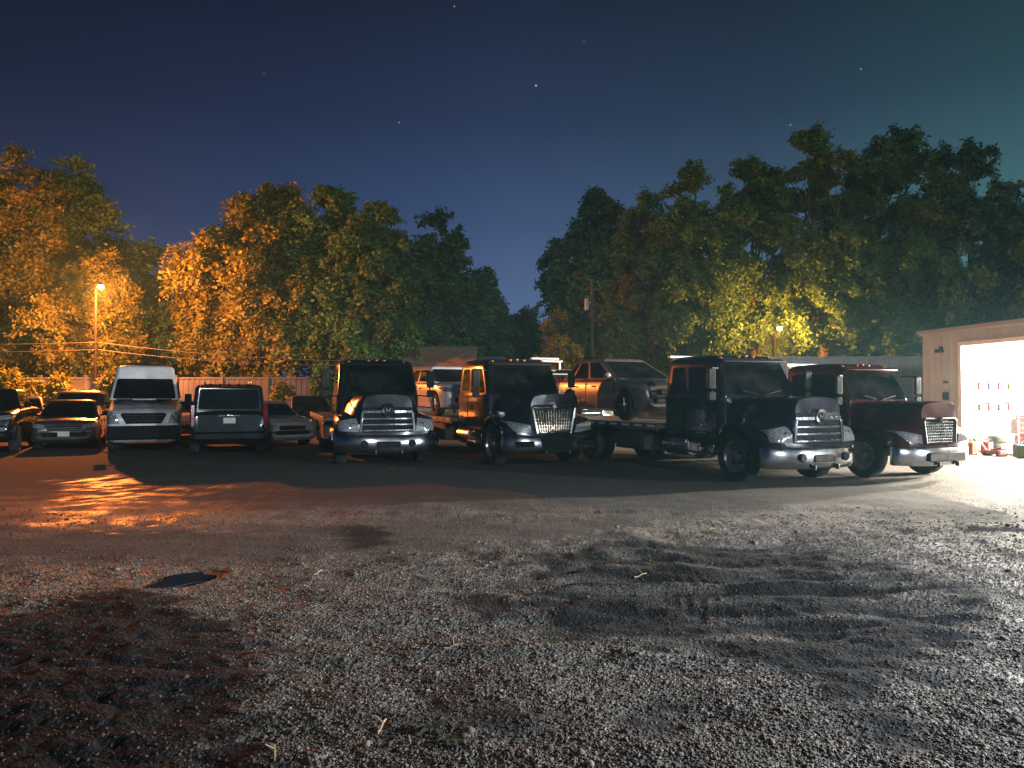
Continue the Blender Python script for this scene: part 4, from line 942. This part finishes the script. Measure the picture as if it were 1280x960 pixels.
for a, b in bays:
    q = MB()
    for x in (a, b): q.box((x, .0, DH/2), (.14, .22, DH))
    q.box(((a+b)/2, 0, DH+.05), (b-a+.14, .22, .12)); q.build('door_frame', M['white_steel'], gar)
for x in (1.0, 2.6, 4.4, 6.4, 8.4):
    q = MB(); q.box((x, GD/2, 3.18), (.06, GD-.4, .14))
    for k in range(8):
        y = .7+k*1.0; q.box((x, y, 3.32), (.045, .62, .05), rx=R(38 if k % 2 else -38))
    q.build('roof_truss', M['wood'], gar)
q = MB(); q.box((.85, -.10, 3.02), (.24, .16, .11)); q.box((.85, -.04, 3.08), (.14, .06, .16)); q.build('wall_light', M['plastic'], gar, bevel=.02)
q = MB(); q.box((1.05, -.05, 1.62), (.20, .07, .24)); q.build('meter_box', M['plastic'], gar, bevel=.02)
q = MB(); q.box((1.05, -.045, 2.05), (.16, .05, .07)); q.box((1.05, -.045, 1.35), (.16, .05, .06)); q.build('wall_socket', M['steel'], gar, bevel=.01)
def gpt(x, y, z=0): return A + u*x + Vector((-u.y, u.x, 0))*y*1.0 + Vector((0, 0, z))
def inside(name, x, y, z, label, cat, group=None): return empty(name, gpt(x, y, z), GR, label, cat, group)
fixt = [(3.3, 3.4, P_BAY1, 1), (7.2, 3.0, P_BAY1*1.2, 1), (5.4, 6.5, P_BAY1*.3, 1), (17.6, 1.7, P_BAY2, 0)]
for i, (x, y, pw, _) in enumerate(fixt):
    lb = ['fluorescent light just inside the garage door, left one', 'fluorescent light just inside the garage door, right one', 'fluorescent light deep in the garage above the workbench', 'fluorescent light in the second garage bay'][i]
    r_ = inside('ceiling_light', x, y, 2.98, lb, 'light', 'fluorescent ceiling lights')
    q = MB(); q.box((0, 0, .06), (1.3, .22, .06)); q.build('housing', M['white_steel'], r_)
    q = MB()
    for s in (-1, 1): q.cyl((-.6, s*.05, .01), (.6, s*.05, .01), .018, n=10)
    q.build('tube', M['tube'], r_)
    l_ = bpy.data.lights.new('tube_light', 'POINT'); l_.energy = pw; l_.color = (1.0, .91, .78) if i != 3 else (.80, .88, 1.0); l_.shadow_soft_size = .28
    lo = bpy.data.objects.new('tube_light', l_); C.objects.link(lo); lo.parent = r_; lo.location = (0, 0, -.33)
# furniture and clutter in the open bay
wb_ = inside('workbench', 3.9, 7.9, .06, 'long workbench against the back wall of the garage', 'workbench')
q = MB(); q.box((0, 0, .88), (3.4, .7, .06)); q.build('bench_top', M['wood'], wb_)
for sx in (-1.6, 1.6):
    for sy in (-.28, .28): q = MB(); q.box((sx, sy, .43), (.07, .07, .86)); q.build('leg', M['steel'], wb_)
sh = inside('shelving', .45, 1.9, .06, 'steel shelf rack inside the garage by the door', 'shelf')
for z in (.35, 1.08, 1.75):
    q = MB(); q.box((0, 0, z), (.5, 1.7, .035)); q.build('shelf_board', M['steel'], sh)
for sx in (-.23, .23):
    for sy in (-.83, .83): q = MB(); q.box((sx, sy, .9), (.05, .05, 1.8)); q.build('upright', M['steel'], sh)
boxes = [('red_box', 'red plastic bin'), ('orange_box', 'orange plastic bin'), ('card', 'cardboard carton'), ('green_box', 'green plastic bin'), ('blue_box', 'blue plastic bin')]
pos = ['top shelf', 'middle shelf']
kk = 0
for zi, z in enumerate((1.77, 1.10)):
    for j in range(5):
        mk, nm = boxes[(j*2+zi*3) % 5]; o_ = inside('storage_bin' if mk != 'card' else 'carton',   .50, 1.22+j*.34, .06+z, f'{nm} on the {pos[zi]} of the rack in the garage', 'box', 'bins on the garage rack')
        hgt = .18+.14*random.random()
        q = MB(); q.box((0, 0, hgt/2), (.34, .27, hgt)); q.build('bin_body', M[mk], o_, bevel=.02)
        q = MB(); q.box((0, 0, hgt+.012), (.36, .285, .025)); q.build('lid', M[mk], o_, bevel=.01)
tb = inside('tool_chest', .75, 3.2, .06, 'red rolling tool chest standing in the garage', 'tool chest')
q = MB(); q.box((0, 0, .52), (.9, .5, .86)); q.build('cabinet', M['red_box'], tb, bevel=.015)
for i in range(5):
    q = MB(); q.box((0, -.255, .20+i*.16), (.82, .02, .14)); dr = q.build('drawer', M['red_box'], tb, bevel=.006)
    q = MB(); q.box((0, -.275, .24+i*.16), (.7, .02, .02)); q.build('handle', M['chrome'], dr)
def tyre_stack(x, y, n, label):
    for i in range(n):
        o_ = inside('tyre', x, y, .06+.21*i+.105, label[i], 'tyre', 'loose tyres in the garage')
        q = MB(); q.lathe([(.20, -.09), (.29, -.105), (.33, -.06), (.33, .06), (.29, .105), (.20, .09), (.18, 0), (.20, -.09)], (0, 0, 0), 'z', 24); q.build('carcass', M['rubber'], o_)
tyre_stack(2.3, .75, 2, ['bottom tyre of the pair beside the garage door frame', 'top tyre of the pair beside the garage door frame'])
jk = inside('floor_jack', 3.5, -.45, .0, 'red floor jack lying among the clutter at the garage door', 'jack')
q = MB(); q.box((0, 0, .10), (.62, .22, .10)); q.box((.1, 0, .19), (.4, .1, .06), ry=R(-12)); q.build('frame', M['red_box'], jk, bevel=.015)
q = MB(); q.cyl((-.3, 0, .15), (-.95, 0, .75), .02, n=8); q.build('handle', M['chrome'], jk)
for a_ in (-.25, .25): MB().cyl((a_, -.14, .05), (a_, .14, .05), .05, n=12).build('wheel', M['plastic'], jk)
cart = inside('hand_cart', 2.6, 1.9, .06, 'blue and grey utility cart inside the garage door', 'cart')
for z in (.3, .78): q = MB(); q.box((0, 0, z), (.85, .5, .05)); q.build('tray', M['steel'], cart, bevel=.01)
for sx in (-.4, .4):
    for sy in (-.22, .22): q = MB(); q.cyl((sx, sy, .0), (sx, sy, .9), .02, n=8); q.build('leg', M['chrome'], cart)
jc = [(2.45, -.35, 'orange_box', 'orange fuel can by the garage door frame'), (2.85, -.15, 'red_box', 'red fuel can on the gravel just outside the garage'), (4.3, -.30, 'green_box', 'green can among the clutter before the garage door'), (3.0, -.75, 'orange_box', 'orange can at the front of the doorway clutter'), (3.9, -.05, 'blue_box', 'blue can behind the floor jack'), (4.7, -.05, 'red_box', 'red can farthest right in the doorway clutter')]
for x, y, mk, lb in jc:
    o_ = inside('jerry_can', x, y, .0, lb, 'fuel can', 'cans on the garage floor')
    q = MB(); q.box((0, 0, .17), (.30, .18, .34)); q.build('can_body', M[mk], o_, bevel=.03)
    q = MB(); q.path([(-.08, 0, .33), (-.06, 0, .40), (.06, 0, .40), (.08, 0, .33)], .014); q.build('handle', M[mk], o_)
    q = MB(); q.cyl((.11, 0, .33), (.16, 0, .42), .02, n=8); q.build('spout', M['plastic'], o_)

# ---------------------------------------------------------------- trees
def leaves(name, cen, rad, n, size, m, parent, droop=0., seed=1):
    """cen: (k,3) clump centres, rad: clump radii; n leaf faces spread through them"""
    g = np.random.default_rng(seed); k = len(cen)
    w = rad**2; pick = g.choice(k, n, p=w/w.sum())
    NT = 11; cc = cen.mean(0); outd = cen-cc; outd /= np.linalg.norm(outd, axis=1)[:, None]+1e-6
    tw = g.normal(size=(k, NT, 3)); tw /= np.linalg.norm(tw, axis=2)[..., None]; tw = tw+outd[:, None]*.75+np.array([0, 0, .22]); tw /= np.linalg.norm(tw, axis=2)[..., None]
    ti = g.integers(0, NT, n); d = tw[pick, ti]; tl_ = .7+.9*g.random((k, NT))
    rr_ = g.random(n)**.75*tl_[pick, ti]
    P = cen[pick]+d*(rr_*rad[pick])[:, None]*1.02+g.normal(size=(n, 3))*(.10+.10*rad[pick]*(1-.5*np.minimum(rr_, 1)))[:, None]
    P[:, 2] -= (.25+droop)*(rr_**2)*rad[pick]*.35
    s = size*(.55+.9*g.random(n))
    nrm = d*.5+g.normal(size=(n, 3))*.55+np.array([0, 0, .45]); nrm /= np.linalg.norm(nrm, axis=1)[:, None]
    up_ = g.normal(size=(n, 3)); a = np.cross(nrm, up_); a /= np.linalg.norm(a, axis=1)[:, None]; b = np.cross(nrm, a)
    a = a*(s*.5)[:, None]; b = b*(s*.95)[:, None]
    V = np.stack([P-b, P+a-b*.1, P+b, P-a-b*.1], 1).reshape(-1, 3)
    me = npmesh(name, V, np.arange(n*4).reshape(-1, 4))
    tone = np.clip(.5+g.normal(size=k)[pick]*.16+g.normal(size=n)*.2, 0, 1)
    at_ = me.attributes.new('tone', 'FLOAT', 'POINT'); at_.data.foreach_set('value', np.repeat(tone, 4).astype(np.float32))
    me.materials.append(m); o = bpy.data.objects.new(name, me); C.objects.link(o); o.parent = parent; return o
def tree(px, Yd, ytop, hwpx, label, m='leaf_green', ybot=455, n=15000, size=.30, seed=0, shape='round', group='trees behind the yard', clump=None, name='tree', gap=1.0, nclump=None, droop=0.):
    x = (px-640)/F*Yd; H = zat(ytop, Yd); zb = max(.25, zat(ybot, Yd)); rx = hwpx/F*Yd
    root = empty(name, (x, Yd, 0), 0, label, 'tree' if name != 'shrub' else 'shrub', group)
    g = np.random.default_rng(1000+seed); zc = (H+zb)/2; rz = (H-zb)/2
    k = nclump or int(np.clip(34*rx*rz/5, 40, 260)*gap); cr = clump or min(1.25, .2*rx+.3)
    cs_ = []
    while len(cs_) < k:
        p = g.normal(size=3); p /= np.linalg.norm(p); q_ = g.random()**.38
        t = (p[2]*q_+1)/2
        if shape == 'round': wdt = 1.0
        elif shape == 'cone': wdt = (1.05-t)*1.25 if t > .2 else 1
        elif shape == 'dome': wdt = 1.04 if t < .45 else 1.04-1.05*(t-.45)
        else: wdt = 1.0 if t < .55 else 1-.5*(t-.55)
        lump = 1+.16*math.sin(3*math.atan2(p[1], p[0])+seed)+.12*math.sin(5*t*3+seed*2)
        cs_.append((p[0]*q_*(rx-cr*.6)*wdt*lump, p[1]*q_*(rx-cr*.6)*wdt*lump*.9, zc+p[2]*q_*(rz-cr*.45)))
    cs_ = np.array(cs_); cs_[0] = (0.05*rx, 0, H-cr*(.6 if gap > .5 else 1.7))
    rad = cr*(.55+.75*g.random(k))
    if name == 'shrub':
        tb_ = MB()
        for i in range(5): a = i*1.3; tb_.cyl((0, 0, 0), (.35*math.cos(a)*rx, .35*math.sin(a)*rx, zb+rz), .03, .012, n=6)
        tb_.build('stem', M['bark'], root)
    else:
        tk = MB(); r0 = .035*H**.9*.6+.06; zz_ = 0; px_, py_ = 0, 0; top_ = zb+(H-zb)*.72; pts = [(0, 0, 0)]
        for i in range(1, 8): pts.append((g.normal()*.12*i**.5, g.normal()*.12*i**.5, top_*i/7))
        rs = [r0*(1.25-.16*i) if i < 7 else r0*.12 for i in range(8)]
        for i in range(7): tk.cyl(pts[i], pts[i+1], max(rs[i], .03), max(rs[i+1], .03), n=9)
        for j in g.choice(k, min(k, 26), replace=False):
            c = cs_[j]; zs = min(max(c[2]-abs(c[2]-zb)*.45-1.0, zb*.75), top_*.95); i = min(6, int(zs/top_*7)); f_ = zs/top_*7-i
            s0 = Vector(pts[i]).lerp(Vector(pts[i+1]), f_); e = Vector(c); mid = s0.lerp(e, .5)+Vector((g.normal()*.2, g.normal()*.2, .25))
            rb = max(.03, rs[i]*.42); tk.cyl(s0, mid, rb, rb*.6, n=6); tk.cyl(mid, e, rb*.6, .015, n=6)
        tk.build('trunk', M['bark'], root)
    leaves('crown' if name != 'shrub' else 'foliage', cs_, rad, int(n*4.2) if name != 'shrub' else n, size*(.47 if name != 'shrub' else 1), M[m], root, droop, seed+5)
    return root
T = [
 (-70, 38, 215, 80, 'broad tree cut by the left edge of the photo', 'leaf_lit', 462, 14000, .30, 'round', 0),
 (15, 39, 186, 78, 'tallest lamplit tree at the far left behind the black pickup', 'leaf_lit', 462, 20000, .30, 'round', 0),
 (88, 42, 198, 66, 'dark topped tree behind the glowing lamp, left of the sky gap', 'leaf_green', 450, 16000, .30, 'round', 0),
 (116, 36.8, 322, 64, 'lower lamplit tree right behind the glowing street lamp', 'leaf_lit', 466, 14000, .26, 'round', 0),
 (182, 52, 312, 48, 'dark narrow tree in the gap right of the street lamp', 'leaf_dark', 465, 9000, .32, 'round', 0),
 (232, 58, 395, 40, 'low dark tree behind the white van, right of the lamp', 'leaf_dark', 470, 6000, .30, 'round', 0),
 (332, 42, 232, 122, 'broad golden lamplit maple behind the black suv', 'leaf_lit', 470, 36000, .30, 'dome', 1),
 (408, 48, 238, 62, 'dark tree rising behind the right shoulder of the golden maple', 'leaf_green', 440, 15000, .32, 'round', 0),
 (468, 47, 254, 58, 'dark green round tree behind the chimney', 'leaf_green', 455, 15000, .32, 'round', 0),
 (545, 54, 270, 58, 'spiky dark tree behind the brown house roof', 'leaf_dark', 450, 13000, .36, 'tall', 0),
 (608, 60, 336, 38, 'small pointed dark tree right of the house', 'leaf_dark', 460, 8000, .36, 'cone', 0),
 (655, 78, 388, 34, 'farthest low dark tree at the bottom of the sky gap', 'leaf_dark', 470, 6000, .42, 'round', 0),
 (742, 54, 240, 62, 'dark spruce with drooping edges right of the sky gap', 'leaf_dark', 450, 17000, .34, 'tall', 2),
 (700, 46, 393, 30, 'small yellow lit tree at the foot of the sky gap', 'leaf_lit', 460, 6000, .24, 'round', 0),
 (782, 48.5, 352, 42, 'yellow lit small tree just right of the utility pole', 'leaf_lit', 462, 8500, .27, 'round', 0),
 (806, 51, 246, 55, 'slim green tree beside the dark spruce', 'leaf_green', 450, 11000, .30, 'tall', 0),
 (866, 46, 208, 66, 'green tree with a knobbly top above the black truck cab', 'leaf_green', 452, 17000, .29, 'round', 0),
 (942, 48, 198, 62, 'green tree behind the small far lamp', 'leaf_green', 446, 16000, .29, 'round', 0),
 (1028, 45, 164, 74, 'tall leafy tree with sky gaps above the red truck', 'leaf_green', 440, 19000, .28, 'round', 0),
 (1128, 46, 142, 82, 'tallest tree of all, left of the garage roof', 'leaf_green', 440, 22000, .28, 'round', 0),
 (1215, 44, 188, 62, 'open crowned tree rising above the garage roof', 'leaf_dark', 430, 12000, .29, 'round', 0),
 (1300, 43, 225, 66, 'dark tree cut by the right edge above the garage', 'leaf_dark', 430, 13000, .30, 'round', 0),
 (1150, 55, 330, 110, 'wide dark low tree filling the space behind the garage roof', 'leaf_dark', 462, 15000, .34, 'round', 0),
 (1270, 52, 320, 90, 'wide dark low tree at the right edge behind the garage', 'leaf_dark', 462, 12000, .34, 'round', 0),
 (1020, 56, 350, 80, 'low dark tree behind the red truck roof', 'leaf_dark', 462, 10000, .32, 'round', 0),
 (870, 57, 352, 70, 'low green tree behind the black truck cab', 'leaf_green', 462, 9000, .30, 'round', 0),
 (60, 60, 400, 110, 'wide dark low tree far behind the street lamp', 'leaf_dark', 484, 9000, .36, 'round', 0),
 (260, 62, 405, 90, 'wide dark low tree far behind the golden maple', 'leaf_dark', 484, 8000, .36, 'round', 0),
 (480, 62, 405, 90, 'wide dark low tree far behind the house', 'leaf_dark', 484, 8000, .36, 'round', 0),
 (730, 72, 415, 80, 'low dark tree far behind the utility pole', 'leaf_dark', 484, 7000, .36, 'round', 0),
 (1400, 40, 230, 80, 'dark tree beyond the right edge of the photo', 'leaf_dark', 430, 8000, .34, 'round', 0),
]
for i, (px, Yd, yt, hw, lb, m, yb_, n_, s_, shp, dr) in enumerate(T):
    yb_ = min(yb_+20, 484)
    if px < 200 and Yd < 50: Yd = {36.8: 46.0, 38: 47, 39: 49, 42: 51}[Yd]
    if px == 332: Yd = 50
    tree(px, Yd, yt, hw, lb, m, yb_, n_, s_, i, shp, droop=(1.0 if dr == 2 else .3), gap=(.42 if px in (942, 1028, 1128, 1215) else .8))
SH = [(12, 34.5, 462, 20, 'lamplit shrub by the fence at the left edge'), (42, 35, 474, 16, 'small lamplit shrub by the fence, second from the left edge'), (74, 34.8, 468, 14, 'lamplit shrub by the fence, left of the lamp pole'),
      (138, 32.0, 466, 15, 'bright lamplit shrub between the lamp pole and the white van'), (352, 35.2, 480, 12, 'thin shrub by the fence between the suv and the first truck'), (402, 34.6, 455, 12, 'dark leafy shrub beside the first truck mirror')]
for i, (px, Yd, yt, hw, lb) in enumerate(SH):
    Yd += 3.8
    tree(px, Yd, yt, hw, lb, 'leaf_lit' if i != 5 else 'leaf_green', 545, 2600, .13, 60+i, 'round', 'shrubs along the fence', .28, 'shrub', 26)

# ---------------------------------------------------------------- weeds and litter in the yard
def weed(px, py, label, s=.12):
    p = at(px, py); p.z = float(height(np.array([p.x]), np.array([p.y]))[0]); root = empty('weed', p, 0, label, 'weed', 'weeds in the gravel')
    q = MB()
    for i in range(16):
        a = random.random()*6.28; r_ = s*(.5+.7*random.random()); h_ = s*.35*random.random()+.01; d = Vector((math.cos(a), math.sin(a), 0)); n2 = Vector((-d.y, d.x, 0))
        b0 = Vector((0, 0, .005)); md = d*r_*.55+Vector((0, 0, h_)); e = d*r_+Vector((0, 0, h_*.4))
        q.add([b0, md+n2*r_*.16, e, md-n2*r_*.16], [(0, 1, 2, 3)])
    q.build('leaf_rosette', mat('weed leaf', (.035, .05, .018), .7), root)
weed(545, 918, 'small green weed in the gravel near the bottom centre', .10); weed(560, 935, 'flat weed just below the bottom centre one', .07); weed(690, 800, 'tiny weed on the edge of the dark track patch', .06)
def twig(px, py, ln, a, label):
    p = at(px, py); zz1 = float(height(np.array([p.x]), np.array([p.y]))[0]); d = Vector((math.cos(a), math.sin(a), 0))*ln
    q = MB(); pts = [p+d*t+Vector((0, 0, zz1+.015+.012*math.sin(t*5))) for t in (-.5, -.2, .15, .5)]; q.path(pts, .006, 6); q.cyl(pts[2], pts[2]+Vector((-d.y*.3, d.x*.3, .03)), .004, n=5)
    tag(q.build('twig', M['wood']), label, 'twig', 'twigs on the ground')
twig(800, 1350/2+40, .16, .6, 'pale twig on the dark track patch'); twig(398, 716, .14, 1.2, 'pale twig right of the puddle'); twig(478, 915, .12, 1.4, 'pale twig left of the small weed'); twig(565, 812, .10, .3, 'pale twig in the middle of the gravel'); twig(345, 950, .14, 1.9, 'pale twig near the bottom left corner')

# work light on a tripod standing to the right of the photographer, raking over the gravel
wl = empty('work_light', (8.6, 3.2, 0), R(-112), 'bright white work light on a yellow tripod beyond the right edge of the photo', 'work light')
for i in range(3):
    a = R(90+120*i); MB().cyl((.55*math.cos(a), .55*math.sin(a), .0), (0, 0, 1.0), .018, n=8).build('leg', M['steel'], wl)
MB().cyl((0, 0, .9), (0, 0, 2.15), .02, n=10).build('mast', M['orange_box'], wl)
q = MB(); q.box((0, 0, 2.28), (.34, .10, .26)); hd_ = q.build('lamp_head', M['plastic'], wl, bevel=.02)
MB().box((0, -.056, 2.28), (.28, .012, .20)).build('lamp_glass', M['tube'], hd_)
sp = bpy.data.lights.new('work_spot', 'SPOT'); sp.energy = P_WORK; sp.color = (.70, .82, 1.0); sp.spot_size = R(105); sp.spot_blend = .8; sp.shadow_soft_size = .12
spo = bpy.data.objects.new('work_spot', sp); C.objects.link(spo); spo.parent = wl; spo.location = (0, -.10, 2.28); spo.rotation_euler = (R(-56), 0, 0)
# ---------------------------------------------------------------- added even haze volume, standing in for lens veil and lamp halo
q = MB(); q.box((0, 200, 12.5), (1040, 860, 27.5)); hz_ = q.build('haze', [], smooth=0)
m = bpy.data.materials.new('haze'); m.use_nodes = True; t = m.node_tree; t.nodes.clear()
v = node(t, 'ShaderNodeVolumePrincipled'); v.inputs['Color'].default_value = (.36, .80, .88, 1); v.inputs['Density'].default_value = .00085; v.inputs['Anisotropy'].default_value = .3
o = node(t, 'ShaderNodeOutputMaterial'); t.links.new(v.outputs[0], o.inputs['Volume']); hz_.data.materials.append(m); tag(hz_, 'thin added haze standing in for lens glare around the lamps', 'haze', kind='stuff')
sc.cycles.volume_bounces = 0
bpy.context.view_layer.update()
